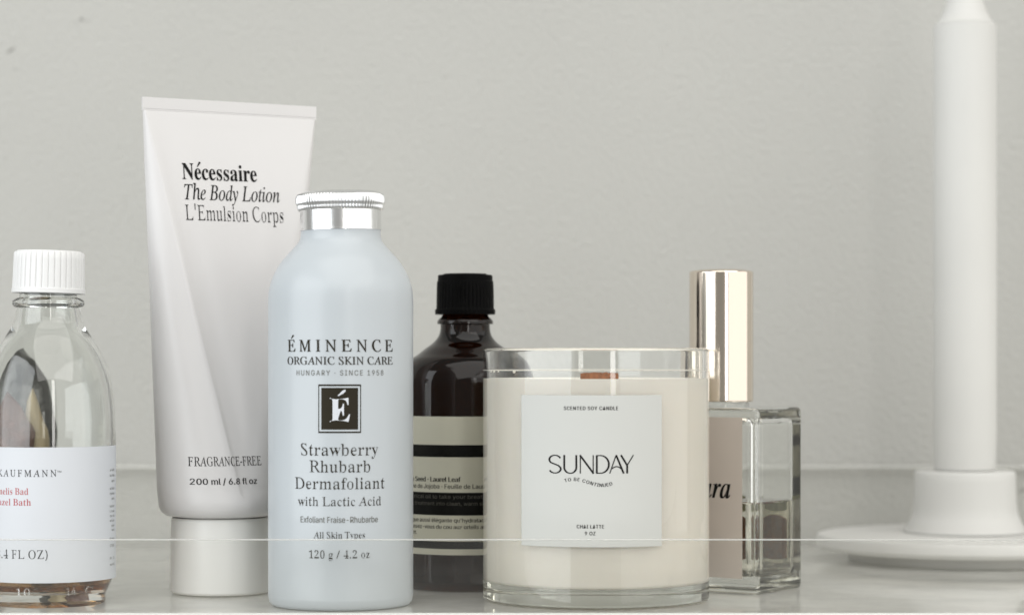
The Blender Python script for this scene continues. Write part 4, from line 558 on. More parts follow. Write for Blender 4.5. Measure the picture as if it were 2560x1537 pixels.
# ================================================================== the setting
def wall():
    return box('wall', (-.9, WALL, -.5), (.9, WALL+.02, .9), M_wall, None, 0, 'structure')
wall()
# clear acrylic shelf: floor, front lip with its edge coloured pale for caught light, upstand at the wall
FRONT = 0.806
sh = thing('acrylic_shelf', (0, FRONT, 0), 'clear acrylic wall shelf with a low front lip that carries all the toiletries', 'shelf')
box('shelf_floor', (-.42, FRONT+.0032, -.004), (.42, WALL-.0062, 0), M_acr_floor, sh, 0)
zl = zof(1348, FRONT)
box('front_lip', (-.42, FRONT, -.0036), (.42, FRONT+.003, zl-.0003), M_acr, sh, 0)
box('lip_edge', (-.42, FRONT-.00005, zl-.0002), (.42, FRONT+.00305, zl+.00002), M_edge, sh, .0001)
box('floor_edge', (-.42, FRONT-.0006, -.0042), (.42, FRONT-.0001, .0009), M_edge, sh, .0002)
zb = zof(1166, WALL-.006)
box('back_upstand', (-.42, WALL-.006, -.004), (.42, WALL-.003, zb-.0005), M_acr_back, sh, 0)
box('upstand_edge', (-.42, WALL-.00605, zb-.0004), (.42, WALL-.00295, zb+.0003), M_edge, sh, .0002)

# ================================================================== clear glass bottle (left)
def ribs(n, amp, z0, z1, sharp=1.0):
    def f(a, r, z):
        if not (z0 <= z <= z1): return 0
        s = abs(math.sin(a*n/2))
        return -amp*(1 - min(1, s*2.2))
    return f
d = .850; k = d/F; cx = xof(121, d); c = (cx, d)
gb = thing('glass_bottle', (cx, d, 0), 'clear glass bottle with white ribbed screw cap and white label with red lettering', 'bottle')
def zz(y): return zof(y, d)
outer = [(.0000, .0022), (.010, .0019), (.0165, .0008), (140*k, .0000), (142*k, .0008), (141*k, .003), (150*k, .0055), (158*k, .0085), (165*k, .012), (167*k, .016),
         (167*k, zz(1115)), (166*k, zz(1069)), (164*k, zz(1013)), (155*k, zz(950)), (135*k, zz(891)), (109*k, zz(846)), (87*k, zz(809)), (79*k, zz(775)),
         (78*k, zz(769)), (86*k, zz(766)), (89*k, zz(761)), (88*k, zz(752)), (80*k, zz(746)), (71*k, zz(744)), (71*k, zz(640))]
body = outer[:10] + smooth_prof(outer[10:18], 5) + outer[18:]
t = .0017
inner = [(56*k, zz(640)), (60*k, zz(745)), (64*k, zz(775)), (72*k, zz(815)), (97*k, zz(850)), (123*k, zz(894)), (143*k, zz(951)), (152*k, zz(1013)), (155*k, zz(1069)),
         (155*k, zz(1115)), (155*k, .015), (151*k, .011), (140*k, .0075), (110*k, .0062), (60*k, .0066), (0, .0070)]
inner = [inner[0], inner[1]] + smooth_prof(inner[1:10], 5)[1:] + inner[10:]
gbo = lathe('glass_body', body + inner, c, M_glass, gb, 128, sharp=60)
li = [(0, .0068), (60*k, .0064), (110*k, .0060), (140.6*k, .0074), (151.6*k, .0109), (155.4*k, .015), (155.4*k, .034), (154*k, .0338), (0, .0338)]
lathe('liquid', li, c, M_liq, gb, 96)
ct, cb = zz(628), zz(734)
rc = 90*k
capm = ribs(36, .00042, cb+.0018, ct-.0008)
cz = [cb+.0019 + (ct-.0010-cb-.0019)*i/6 for i in range(7)]
prof = [(0, cb+.004), (74*k, cb+.004), (74*k, cb), (rc-.0002, cb), (rc+.0001, cb+.0002), (rc+.0001, cb+.0016), (rc-.0001, cb+.00175)] + \
       [(rc-.0001-.0003*i/6, z) for i, z in enumerate(cz)] + [(rc-.0008, ct-.0004), (rc-.0014, ct-.0003), (rc-.0016, ct), (rc-.0025, ct+.0001), (0, ct+.0002)]
Mt = Matrix.Rotation(R(1.4), 3, 'Y')
cap = lathe('screw_cap', prof, c, M_pp, gb, 288, mod=capm, tilt=((cx, d, cb), Mt), sharp=35)
sf = Cyl(cx, d, 167*k)
lab = wrap('paper_label', sf, sf.u(-38), sf.r*1.62, zof(1457, d-sf.r), zof(1118, d-sf.r), M_paper, gb, .0001, 60)
lt = Cyl(cx, d, 167*k, .00019)
letters('lettering', 'KAUFMANN', 'R', -4, 141, 1191, 16.5, lt, lab, M_ink, track=130)
letters('lettering', 'TM', 'S', 143, 153, 1181, 4.5, lt, lab, M_ink)
letters('lettering', 'melis Bad', 'R', -5, 71, 1236, 16, lt, lab, M_red, bold=2)
letters('lettering', 'Hazel Bath', 'R', -15, 78, 1263, 16, lt, lab, M_red, bold=2)
letters('lettering', '3.4 FL OZ)', 'R', -7, 119, 1396, 21, lt, lab, M_ink, track=20, bold=-4)
tiny = [(1183, 'a hidr'), (1197, 'le Ha'), (1211, 'en'), (1230, 'a bun'), (1243, 'rpmu'), (1256, 'an'), (1275, 'luxur'), (1288, 'l rue'), (1300, 'ou lu'),
        (1312, 'ei au'), (1325, 'men'), (1336, 'wi'), (1358, 'Kera'), (1376, 'STAK'), (1408, 'Pr. D'), (1424, 'emli')]
for y, s in tiny: letters('fine_print', s, 'S', 274 if len(s) > 3 else 280, 286.4, y, 6.5, lt, lab, M_greyink)
em = Cyl(cx, d, 163.5*k, .00005)
letters('embossed_mark', '100ml', 'S', 40, 140, 1490, 20, em, gbo, M_glass, track=80, depth=.00025)
letters('embossed_mark', '14', 'S', 166, 190, 1489, 19, em, gbo, M_glass, depth=.00025)
letters('embossed_mark', 'C', 'S', 214, 234, 1489, 19, em, gbo, M_glass, depth=.00025)

# ---- crumpled dark foil pouch behind the glass bottle
d2 = .925; k2 = d2/F
px0 = xof(25, d2)
po = thing('foil_pouch', (px0, d2, 0), 'crumpled dark foil pouch with a yellow fold seen through the clear glass bottle', 'pouch')
def crumple(name, cx_, dy, hw, hd, z0, z1, m, amp, seed, shoulder, parent, nu=26, nv=22):
    vs, fs = [], []
    for j in range(nv+1):
        t = j/nv; z = z0 + (z1-z0)*t
        s = 1.0 if t < shoulder else math.sqrt(max(0, 1-((t-shoulder)/(1-shoulder))**1.6))
        s = max(s, .02)
        for i in range(nu):
            a = 2*math.pi*i/nu
            ca, sa = math.cos(a), math.sin(a)
            e = .75
            x = cx_ + hw*s*math.copysign(abs(ca)**e, ca); y = dy + hd*(.35+.65*s)*math.copysign(abs(sa)**e, sa)
            n = noise.noise_vector(Vector((x*95+seed, y*95, z*75)))
            vs.append(Vector((x, y, z)) + n*amp)
    for j in range(nv):
        for i in range(nu):
            q = (i+1) % nu
            fs.append((j*nu+i, j*nu+q, (j+1)*nu+q, (j+1)*nu+i))
    fs.append(tuple(range(nu))); fs.append(tuple(nv*nu+i for i in range(nu)))
    return mesh(name, vs, fs, m, parent, True, sharp=75)
crumple('foil_bag', px0, d2, .0185, .010, .0025, zof(862, d2), M_foilbag, .0030, 3, .62, po)
crumple('yellow_fold', xof(95, d2), d2-.0105, .0055, .0030, .004, zof(975, d2-.01), M_goldfoil, .0025, 9, .7, po, 14, 14)
crumple('brown_fold', xof(22, d2), d2-.0125, .0105, .0055, .004, zof(985, d2-.012), M_brown, .0036, 5, .8, po, 18, 16)

# ================================================================== lotion tube
d = .885; cx = xof(552, d); rt = .0228
tb = thing('lotion_tube', (cx, d, 0), 'tall white squeeze tube standing on its cap with bold black lettering near the top', 'tube')
ang = R(30); U = Vector((math.cos(ang), math.sin(ang), 0)); N = Vector((math.sin(ang), -math.cos(ang), 0))
z0 = zof(1295, d-rt*.8); z1 = zof(255, d)
topc = Vector((xof(573.5, d), d+.004, z1)); hwid = .0345
base = Vector((cx, d, z0))
def tube_pt(kind, a, t):
    """developable tube: round foot to straight seal"""
    dirv = U*math.cos(a) - N*math.sin(a)*-1
    circ = base + (U*math.cos(a) + N*math.sin(a))*rt
    return circ
vs, fs = [], []
NT = 60; NA = 28; NF = 26
crn = {1: topc + U*hwid, -1: topc - U*hwid}
def ring_at(t):
    """list of points round the tube at height fraction t"""
    pts = []
    # right half cone: angle -90..90 measured from U, front point is +90 (N direction)
    def circ(a): return base + (U*math.cos(a) + N*math.sin(a))*rt
    th = .00055
    for i in range(NA+1):
        a = -math.pi/2 + math.pi*i/NA
        pts.append(circ(a).lerp(crn[1] + N*th*math.sin(a), t))
    F1 = circ(math.pi/2).lerp(crn[1] + N*th, t); F2 = circ(math.pi/2).lerp(crn[-1] + N*th, t)
    for i in range(1, NF): pts.append(F1.lerp(F2, i/NF))
    for i in range(NA+1):
        a = math.pi/2 + math.pi*i/NA
        pts.append(circ(a).lerp(crn[-1] + N*th*math.sin(a), t))
    B1 = circ(-math.pi/2).lerp(crn[-1] - N*th, t); B2 = circ(-math.pi/2).lerp(crn[1] - N*th, t)
    for i in range(1, NF): pts.append(B1.lerp(B2, i/NF))
    return pts
# rounded foot of the tube body
foot = []
for (rr, dz) in ((.80, 0), (.88, .0003), (.945, .0014), (.985, .0034), (1.0, .0062)): foot.append((rr, dz))
rings = []
r0 = ring_at(0)
for rr, dz in foot:
    rings.append([Vector((base.x+(p.x-base.x)*rr, base.y+(p.y-base.y)*rr, z0+dz)) for p in r0])
H = z1 - z0; tb0 = .0062/H
for j in range(1, NT+1):
    t = tb0 + (1-.0045/H*1.0-tb0)*j/NT
    pts = ring_at(t)
    # ridge where the flat face meets the half cone on the left, and a soft dent beside it
    cl = base + N*rt; L = (crn[-1] + N*.0005)
    rp = cl.lerp(L, t)
    out = []
    for i, p in enumerate(pts):
        q = p.copy()
        if (p-rp).dot(N) > -.006:
            s = (p-rp).dot(U)
            w = math.sin(math.pi*min(1, t*1.02))**.6
            q += N*w*(.0007*math.exp(-(s/.0011)**2) - .00055*math.exp(-((s-.0062)/.0042)**2) - .0005*math.exp(-((s+.005)/.003)**2))
        # gentle squeeze of the front panel
        q += N*(-.0012*math.sin(math.pi*t)*math.exp(-((p-base).dot(U)/.02)**2) if (p-base).dot(N) > 0 else 0)
        out.append(q)
    rings.append(out)
n = len(rings[0])
for rg in rings: vs += rg
for j in range(len(rings)-1):
    for i in range(n):
        q = (i+1) % n
        fs.append((j*n+i, j*n+q, (j+1)*n+q, (j+1)*n+i))
fs.append(tuple(range(n)))
mesh('tube_body', vs, fs, M_tube, tb, sharp=70)
# crimped flat seal, one real strip with fine horizontal press line
sv, sfc = [], []
zs = z1 - .0045
rows = [(zs, .00060), (zs+.0003, .00062), (zs+.0004, .00045), (zs+.0007, .00045), (zs+.0008, .00056), (z1+.0003, .00056), (z1+.0004, .0004)]
nx = 30
for side in (1, -1):
    for (z, th) in rows:
        for i in range(nx+1):
            f = i/nx*2-1; e = hwid*(1 if True else 0)
            sv.append(Vector((topc.x, topc.y, z)) + U*f*e + N*side*th)
m_ = nx+1; nr = len(rows)
for s in (0, 1):
    for j in range(nr-1):
        for i in range(nx):
            b0 = s*nr*m_
            sfc.append((b0+j*m_+i, b0+j*m_+i+1, b0+(j+1)*m_+i+1, b0+(j+1)*m_+i))
for i in range(nx):
    sfc.append(((nr-1)*m_+i, (nr-1)*m_+i+1, nr*m_+(nr-1)*m_+i+1, nr*m_+(nr-1)*m_+i))
    sfc.append((i, i+1, nr*m_+i+1, nr*m_+i))
for i in (0, nx):
    for j in range(nr-1): sfc.append((j*m_+i, (j+1)*m_+i, nr*m_+(j+1)*m_+i, nr*m_+j*m_+i))
mesh('crimped_seal', sv, sfc, M_tube, tb, sharp=30)
rcp = 126*d/F
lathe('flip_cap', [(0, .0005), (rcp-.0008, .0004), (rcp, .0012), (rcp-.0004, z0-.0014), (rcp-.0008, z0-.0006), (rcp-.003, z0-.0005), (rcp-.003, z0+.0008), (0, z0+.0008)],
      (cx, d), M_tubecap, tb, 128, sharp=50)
# print on the front panel: project the photo positions onto the surface
from mathutils.bvhtree import BVHTree
bv = BVHTree.FromPolygons(vs, fs)
class Front:
    off = 0.0
    """the tube's printed face, addressed by its own flat coordinates (u along the face, v = height)"""
    def u(s, px):
        # plane through the front line, direction U
        X = (px-1280)/F; P0 = base + N*s.off
        # ray (X,1,*) hits plane dot(N)
        y = P0.dot(N)/(X*N.x + 1*N.y); return Vector((X*y, y, 0)).dot(U) - P0.xy.to_3d().dot(U)
    def v(s, py): return zof(py, s.dist)
    dist = .872
    def p(s, u, v):
        P0 = base + N*.05
        o = Vector((P0.x, P0.y, 0)) + U*u; o.z = v
        h = bv.ray_cast(o, -N)
        q = h[0] if h[0] else o - N*.03
        return q + N*.00014
fr = Front()
def panel_at(py):
    # how far the printed face stands off the tube's axis plane at this height
    z = zof(py, .875); o = base + N*.05; o.z = z
    h = bv.ray_cast(o, -N)
    fr.off = (h[0]-base).dot(N); fr.dist = h[0].y
panel_at(430)
letters('lettering', 'Nécessaire', 'B', 455, 641, 452, 40, fr, tb, M_ink, bold=4)
panel_at(470)
letters('lettering', 'The Body Lotion', 'I', 460, 696, 502, 37, fr, tb, M_ink, bold=3)
panel_at(510)
letters('lettering', 'L\'Emulsion Corps', 'R', 462, 705, 553, 37, fr, tb, M_ink, bold=-8)
panel_at(1170)
letters('lettering', 'FRAGRANCE-FREE', 'R', 486, 654, 1163, 22, fr, tb, M_ink, bold=-2)
letters('lettering', '200 ml / 6.8 fl oz', 'S', 489, 640, 1209, 15, fr, tb, M_ink, bold=14)

# ================================================================== blue-white powder bottle
d = .842; k = d/F; cx = xof(852, d); c = (cx, d)
eb = thing('powder_bottle', (cx, d, 0), 'pale blue white plastic bottle with silver cap and a dark square emblem', 'bottle')
def zz(y): return zof(y, d)
pb = [(0, .0012), (150*k, .0010), (165*k, .0002), (171*k, .0003), (178*k, .0014), (181*k, .0036), (181*k, .010), (181*k, zz(1100))]
pb += smooth_prof([(181*k, zz(800)), (181*k, zz(750)), (177.5*k, zz(719)), (166*k, zz(686)), (147*k, zz(654)), (123*k, zz(627)), (105*k, zz(606)), (100*k, zz(590)), (100*k, zz(576))], 6)
pb += [(99*k, zz(540)), (0, zz(540))]
lathe('bottle_body', pb, c, M_bottle, eb, 160, sharp=60)
Mt = Matrix.Rotation(R(-1.0), 3, 'Y'); tl = ((cx, d, zz(577)), Mt)
lathe('foil_band', [(100.5*k, zz(577)), (101.6*k, zz(577)), (101.6*k, zz(574)), (101.2*k, zz(572)), (101.2*k, zz(524)), (99*k, zz(524)), (99*k, zz(577))], c, M_foil, eb, 128, tilt=tl)
def rib2(a, r, z):
    if r < 100*k: return 0
    return .00022*math.cos(a*80)
zt = zz(484)
lathe('shaker_lid', [(0, zz(528)), (100*k, zz(527)), (103*k, zz(527.5)), (105*k, zz(525)), (106.5*k, zz(519)), (107*k, zz(514)), (108.5*k, zz(512)), (110*k, zz(508)), (110.5*k, zz(500)), (109*k, zz(492)), (106*k, zz(487)),
      (99*k, zt), (94*k, zz(481.5)), (80*k, zz(481)), (78*k, zz(483)), (0, zz(483))], c, M_silver, eb, 640, mod=rib2, tilt=tl, sharp=50)
sf = Cyl(cx, d, 181*k)
lt = Cyl(cx, d, 181*k, .00015)
for (s, st, x0, x1, yb, cp, mm, kw) in (
    ('ÉMINENCE', 'R', 720, 981, 878.5, 29, M_brownink, dict(track=170, bold=9)),
    ('ORGANIC SKIN CARE', 'R', 719.5, 981, 911, 19, M_brownink, dict(bold=6)),
    ('HUNGARY · SINCE 1958', 'S', 742, 958, 938, 13, M_greyink, dict(track=130, bold=0)),
    ('Strawberry', 'R', 753, 945, 1138, 29, M_brownink, dict(bold=-6)),
    ('Rhubarb', 'R', 774, 925, 1180, 29, M_brownink, dict(bold=-6)),
    ('Dermafoliant', 'R', 738, 961, 1222, 28, M_brownink, dict(bold=-6)),
    ('with Lactic Acid', 'R', 745, 952, 1264, 22, M_brownink, dict(bold=-8)),
    ('Exfoliant Fraise-Rhubarbe', 'S', 752, 944, 1306, 15, M_greyink, dict(bold=4)),
    ('All Skin Types', 'R', 784, 912, 1345, 16, M_brownink, dict(bold=-4)),
    ('120 g / 4.2 oz', 'R', 773, 924, 1395, 19, M_brownink, dict(bold=-6, track=15))):
    letters('lettering', s, st, x0, x1, yb, cp, lt, eb, mm, **kw)
# emblem: outline frame, dark field, pale letter
def panel(name, x0, x1, y0, y1, lift, m, parent):
    return wrap(name, sf, sf.u(x0), sf.u(x1), sf.v(y1), sf.v(y0), m, parent, lift, 14, .00003)
fo = panel('emblem_frame', 796, 902.5, 960.5, 1082, .00008, M_brownink, eb)
panel('emblem_border', 798.5, 900, 965, 1078, .00012, M_bottle, fo)
panel('emblem_field', 803.5, 895, 969, 1073.5, .00016, M_brownink, fo)
le = Cyl(cx, d, 181*k, .00021)
letters('emblem_letter', 'E', 'B', 824.5, 875, 1054, 60, le, fo, M_paper, bold=4)
av = [(844, 989), (856, 976), (863, 973), (864.5, 977), (860, 982), (847, 989.5)]
mesh('emblem_accent', [le.p(le.u(a), le.v(b_)) for a, b_ in av], [tuple(range(6))], M_paper, fo, False)

# ================================================================== amber bottle with black cap
d = .908; k = d/F; cx = xof(1163, d); c = (cx, d)
ab = thing('amber_bottle', (cx, d, 0), 'dark amber bottle with black screw cap and cream and black banded label', 'bottle')
def zz(y): return zof(y, d)
rb = 163*k
pr = [(0, .0030), (rb-.006, .0026), (rb-.0035, .0003), (rb-.002, 0), (rb-.0007, .0010), (rb, .0030), (rb, .02)]
pr += smooth_prof([(rb, zz(1100)), (rb, zz(975)), (161*k, zz(945)), (151*k, zz(917)), (136*k, zz(898)), (118*k, zz(885)), (99*k, zz(870)), (80*k, zz(856)), (67*k, zz(840)), (62.5*k, zz(825)), (62*k, zz(812))], 5)
pr += [(63*k, zz(811)), (70*k, zz(810)), (70*k, zz(803)), (66*k, zz(797)), (60*k, zz(793)), (56*k, zz(786)), (56*k, zz(720)), (0, zz(720))]
lathe('glass_body', pr, c, M_amber, ab, 128, sharp=60)
blk = ribs(44, .00022, zz(776), zz(704))
lathe('screw_cap', [(0, zz(770)), (64*k, zz(770)), (64*k, zz(786)), (75*k, zz(786)), (75.5*k, zz(775)), (72.5*k, zz(772)), (72*k, zz(770)), (71.7*k, zz(750)), (71.3*k, zz(725)), (70.5*k, zz(704)),
      (68.5*k, zz(702)), (68.5*k, zz(690)), (66*k, zz(687.5)), (56*k, zz(687)), (53*k, zz(684.5)), (0, zz(684))], c, M_black, ab, 352, mod=blk, sharp=35)
sf = Cyl(cx, d, rb)
paper = wrap('banded_label', sf, -rb*1.45, rb*1.45, sf.v(1387), sf.v(1041), M_creamlabel, ab, .0001, 60)
for (a_, b_) in ((1112, 1142.5), (1231, 1288), (1353, 1372)):
    wrap('black_band', sf, -rb*1.449, rb*1.449, sf.v(b_), sf.v(a_), M_ink2, paper, .00016, 60, .00004)
lt = Cyl(cx, d, rb, .00018)
ltb = Cyl(cx, d, rb, .00024)
letters('lettering', 'n Seed · Laurel Leaf', 'S', 1031, 1152, 1204, 12, lt, paper, M_ink, bold=34)
letters('lettering', 'ne de Jojoba · Feuille de Laurier', 'S', 1032, 1226, 1221, 11, lt, paper, M_ink, bold=14)
letters('lettering', 'anical oil to take your breath', 'S', 1032, 1213, 1246, 9.5, ltb, paper, M_faint)
letters('lettering', 'g treatment into clean, warm skin', 'S', 1032, 1222, 1263, 9.5, ltb, paper, M_faint)
letters('lettering', 'que aussi élégante qu\'hydratante', 'S', 1032, 1222, 1305, 10, lt, paper, M_ink, bold=16)
letters('lettering', 'assez-vous du cou aux orteils a', 'S', 1032, 1207, 1321.5, 10, lt, paper, M_ink, bold=16)
letters('lettering', 'nt.', 'S', 1033, 1043, 1337, 10, lt, paper, M_ink, bold=16)

# ================================================================== scented candle in a glass tumbler
d = .860; k = d/F; cx = xof(1490, d); c = (cx, d); ro = .0402; ri = .0380
cd = thing('jar_candle', (cx, d, 0), 'cream wax candle in a clear glass tumbler with a square white label', 'candle')
zt = zof(868, d-ro); zw = zof(950, d-ro); zb_ = zof(1474, d-ro)
def arc(cx_, cz_, r, a0, a1, n): return [(cx_ + r*math.cos(R(a0+(a1-a0)*i/n)), cz_ + r*math.sin(R(a0+(a1-a0)*i/n))) for i in range(n+1)]
wth = ro-ri
pg = [(0, .0010), (.030, .0008)] + arc(ro-.0015, .0016, .0015, -85, 0, 7) + [(ro, .03), (ro, zt-.0012)]
pg += arc(ro-wth/2, zt-.0012, wth/2, 0, 180, 8)[1:]
pg += [(ri, .03)] + [(ri, zb_+.0008), (ri-.0003, zb_+.0002), (ri-.0009, zb_), (0, zb_)]
lathe('glass_tumbler', pg, c, M_glass_green, cd, 160, sharp=60)
e_ = .00012
pw = [(0, zb_-e_), (ri-.0009, zb_-e_), (ri-.0003+e_, zb_+.0001), (ri+e_, zb_+.0008), (ri+e_, zw+.0004), (ri-.0003, zw+.0003), (ri-.0016, zw-.0002), (.02, zw-.0004), (0, zw-.0003)]
def wob(a, r, z): return 0
lathe('wax', pw, c, M_wax, cd, 160, sharp=60)
# residue ring where hot wax stood on the inner wall
rg_z = zof(925, d+ri*.0)
vsx, fsx = [], []
n_ = 160
for i in range(n_):
    a = 2*math.pi*i/n_
    th = .00012 + .00008*abs(noise.noise(Vector((math.cos(a)*9, math.sin(a)*9, 2))))
    for (rr, dz) in ((ri+.00002, -th), (ri-.00018, 0), (ri+.00002, th)):
        vsx.append(Vector((cx+rr*math.cos(a), d+rr*math.sin(a), rg_z+dz)))
for i in range(n_):
    q = (i+1) % n_
    for j in range(3): fsx.append((i*3+j, q*3+j, q*3+(j+1) % 3, i*3+(j+1) % 3))
mesh('wax_residue_line', vsx, fsx, M_wax, cd)
for (px, rr) in ((1290, .0007), (1243, .0004), (1253, .00035), (1236, .0003)):
    X = xof(px, d-ri*.7); a = math.asin((X-cx)/ri)
    bm = bmesh.new(); bmesh.ops.create_icosphere(bm, subdivisions=2, radius=rr*.75)
    P = Vector((cx+(ri-.0001)*math.sin(a), d-(ri-.0001)*math.cos(a), rg_z-.0004)) - origin(cd)
    for v in bm.verts: v.co = Vector((v.co.x, v.co.y*.5, v.co.z*1.15)) + P
    me = bpy.data.meshes.new('wax_drip'); bm.to_mesh(me); bm.free(); me.materials.append(M_wax)
    for p_ in me.polygons: p_.use_smooth = True
    put(bpy.data.objects.new('wax_drip', me), cd)
# wooden wick, ragged top
wv, wf = [], []; x0_, x1_ = xof(1451, d), xof(1546, d); nw = 44
for i in range(nw+1):
    f = i/nw; x = x0_+(x1_-x0_)*f
    top = zof(930.5, d) + .00035*noise.noise(Vector((x*1500, 3, 1))) - .0004*(abs(f-.5)*2)**6 + random.uniform(-.00012, .00012)
    w_ = .0008*(1+.2*noise.noise(Vector((x*900, 1, 1))))
    for (dy, z) in ((-w_, zw-.002), (-w_, top-.0003), (0, top), (w_, top-.0003), (w_, zw-.002)): wv.append(Vector((x, d+dy, z)))
for i in range(nw):
    for j in range(4): wf.append((i*5+j, (i+1)*5+j, (i+1)*5+j+1, i*5+j+1))
wf.append((0, 1, 2, 3, 4)); wf.append(tuple(nw*5+j for j in range(5)))
mesh('wooden_wick', wv, wf, M_wick, cd, False)
sf = Cyl(cx, d, ro)
sl = wrap('square_label', sf, sf.u(1304.5), sf.u(1653.5), sf.v(1367), sf.v(987.5), M_sundaylabel, cd, .0001, 40, .00012)
lt = Cyl(cx, d, ro, .00022)
letters('lettering', 'SCENTED SOY CANDLE', 'S', 1410, 1545, 1024.5, 9, lt, sl, M_ink, track=70, bold=26)
# thin elegant capitals of the title: built from high-contrast strokes
def strokes(name, paths, ox, oy, sx, sy, surf, parent, m):
    """paths: list of ([(x,y)..], widths) polylines with varying pen width, in letter units (y up)"""
    vs, fs = [], []
    for pts, wd in paths:
        P = [(ox+x*sx, oy-y*sy) for x, y in pts]; n = len(P); b0 = len(vs)
        for i, (x, y) in enumerate(P):
            a_ = P[max(i-1, 0)]; b_ = P[min(i+1, n-1)]
            tx, ty = b_[0]-a_[0], b_[1]-a_[1]; L = math.hypot(tx, ty) or 1
            w = (wd[0] + (wd[1]-wd[0])*i/(n-1) if isinstance(wd, tuple) else wd(tx/L, ty/L))/2
            for s in (1, -1): vs.append(surf.p(surf.u(x - ty/L*w*s), surf.v(y + tx/L*w*s)))
        for i in range(n-1): fs.append((b0+2*i, b0+2*i+1, b0+2*i+3, b0+2*i+2))
    off = origin(parent)
    me = bpy.data.meshes.new(name); me.from_pydata([tuple(v-off) for v in vs], [], fs); me.materials.append(m)
    return put(bpy.data.objects.new(name, me), parent)
def ell(cx_, cy_, rx, ry, a0, a1, n=24): return [(cx_+rx*math.cos(R(a0+(a1-a0)*i/n)), cy_+ry*math.sin(R(a0+(a1-a0)*i/n))) for i in range(n+1)]
pen = lambda tx, ty: 2.5 + 2.2*abs(ty)
thk, thn = (4.6, 4.6), (2.7, 2.7)
def seg(a, b): return [a, ((a[0]+b[0])/2, (a[1]+b[1])/2), b]
yb = 1183; S_ = lambda x: x
s_pts = ell(1388, 34, 14, 11, 20, 180, 14) + [(1374.5, 31), (1377, 27), (1383, 24.5), (1390, 22), (1397, 19), (1401, 15)] + ell(1388, 12, 14.5, 11.5, 0, -155, 16)
s_pts = [(x, y) for x, y in s_pts]
letters_paths = [
    ('S', [(s_pts, pen)]),
    ('U', [([(1411, 46), (1411, 16)] + ell(1426, 15, 15, 14.5, 180, 360, 20) + [(1441, 16), (1441, 46)], pen)]),
    ('N', [(seg((1451, 0), (1451, 46)), thn), (seg((1450, 46), (1484, 0)), thk), (seg((1483, 0), (1483, 46)), thn)]),
    ('D', [(seg((1492, 0), (1492, 46)), thk), ([(1491, 45), (1500, 45)] + ell(1501, 23, 21, 22, 90, -90, 22) + [(1491, 1)], pen)]),
    ('A', [(seg((1524, 0), (1540, 46)), thn), (seg((1540, 46), (1559, 0)), thk), ([(1530, 12), (1535, 16), (1541, 17.5), (1547, 16), (1552, 12)], thn)]),
    ('Y', [(seg((1552, 46), (1567, 21)), thk), (seg((1583, 46), (1568, 21)), thn), (seg((1567.5, 22), (1567.5, 0)), thk)])]
for nm_, pths in letters_paths:
    strokes('lettering', pths, 0, yb, 1, 1, lt, sl, M_ink)
def wave(t):
    # rises over BE, dips under CONTINUED, lifts at the end
    y = .85*math.cos((t-.22)*math.pi*1.55) if t < .86 else .85*math.cos((.86-.22)*math.pi*1.55)+(t-.86)*7
    y = 1.15*math.cos((t-.2)*2*math.pi/1.15)
    sl_ = -1.15*math.sin((t-.2)*2*math.pi/1.15)
    return y*.75, sl_*.38
letters('lettering', 'TO BE CONTINUED', 'S', 1413, 1532, 1209, 8.5, lt, sl, M_ink, track=60, bold=22, rise=wave)
letters('lettering', 'CHAI LATTE', 'S', 1442, 1510, 1320, 9, lt, sl, M_ink, track=50, bold=24)
letters('lettering', '9 OZ', 'S', 1462, 1489, 1337, 9, lt, sl, M_ink, track=50, bold=24)

# ================================================================== perfume bottle
d = .904; cx = xof(1803, d)
pf = thing('perfume_bottle', (cx, d, 0), 'square clear glass perfume bottle with tall gold cap and pink beige label', 'perfume')
phi = R(35); LW = .0503; WW = .0335
A_ = Vector((-math.cos(phi), math.sin(phi), 0)); B_ = Vector((math.sin(phi), math.cos(phi), 0))
Cc = Vector((cx, d, 0))
Ncor = Cc - A_*LW/2 - B_*WW/2
def rbox(name, hl, hw, z0, z1, m, parent, bev, bevtop=None, seg_=4, extra=None):
    bm = bmesh.new(); bmesh.ops.create_cube(bm, size=1)
    for v in bm.verts: v.co = Vector((v.co.x*2*hl, v.co.y*2*hw, z0 + (v.co.z+.5)*(z1-z0)))
    bmesh.ops.bevel(bm, geom=list(bm.edges), offset=bev, segments=seg_, affect='EDGES', profile=.5)
    off = origin(parent)
    for f in bm.faces: f.smooth = False
    for v in bm.verts: v.co = Cc + A_*v.co.x - B_*v.co.y*-1 + Vector((0, 0, v.co.z)) - off
    bm.normal_update()
    bmesh.ops.recalc_face_normals(bm, faces=bm.faces)
    if bm.calc_volume(signed=True) < 0: bmesh.ops.reverse_faces(bm, faces=bm.faces)
    return bm
zt = zof(1020, .876+.004); zlq = zof(1255, .880)
bm = rbox('x', LW/2, WW/2, 0, zt, None, pf, .0016, seg_=8)
bi = rbox('x', LW/2-.0040, WW/2-.0034, .0062, zt-.0035, None, pf, .0030, seg_=8)
for f in bi.faces: f.normal_flip()
me_i = bpy.data.meshes.new('tmp'); bi.to_mesh(me_i); bm.from_mesh(me_i); bi.free()
me = bpy.data.meshes.new('glass_body'); bm.to_mesh(me); bm.free(); me.materials.append(M_glass_green)
bpy.data.meshes.remove(me_i)
pgb = put(bpy.data.objects.new('glass_body', me), pf)
bl = rbox('x', LW/2-.0040+.0001, WW/2-.0034+.0001, .0061, zlq, None, pf, .0008, seg_=2)
me = bpy.data.meshes.new('perfume'); bl.to_mesh(me); bl.free(); me.materials.append(M_perf)
put(bpy.data.objects.new('perfume', me), pf)
zc0, zc1 = zof(1003, d), zof(678, d)
lathe('neck_collar', [(0, zt-.0002), (.0105, zt-.0001), (.0105, zt+.0012), (.0098, zc0+.0006), (0, zc0+.0006)], (cx, d), M_glass, pf, 96)
rg_ = 80*d/F
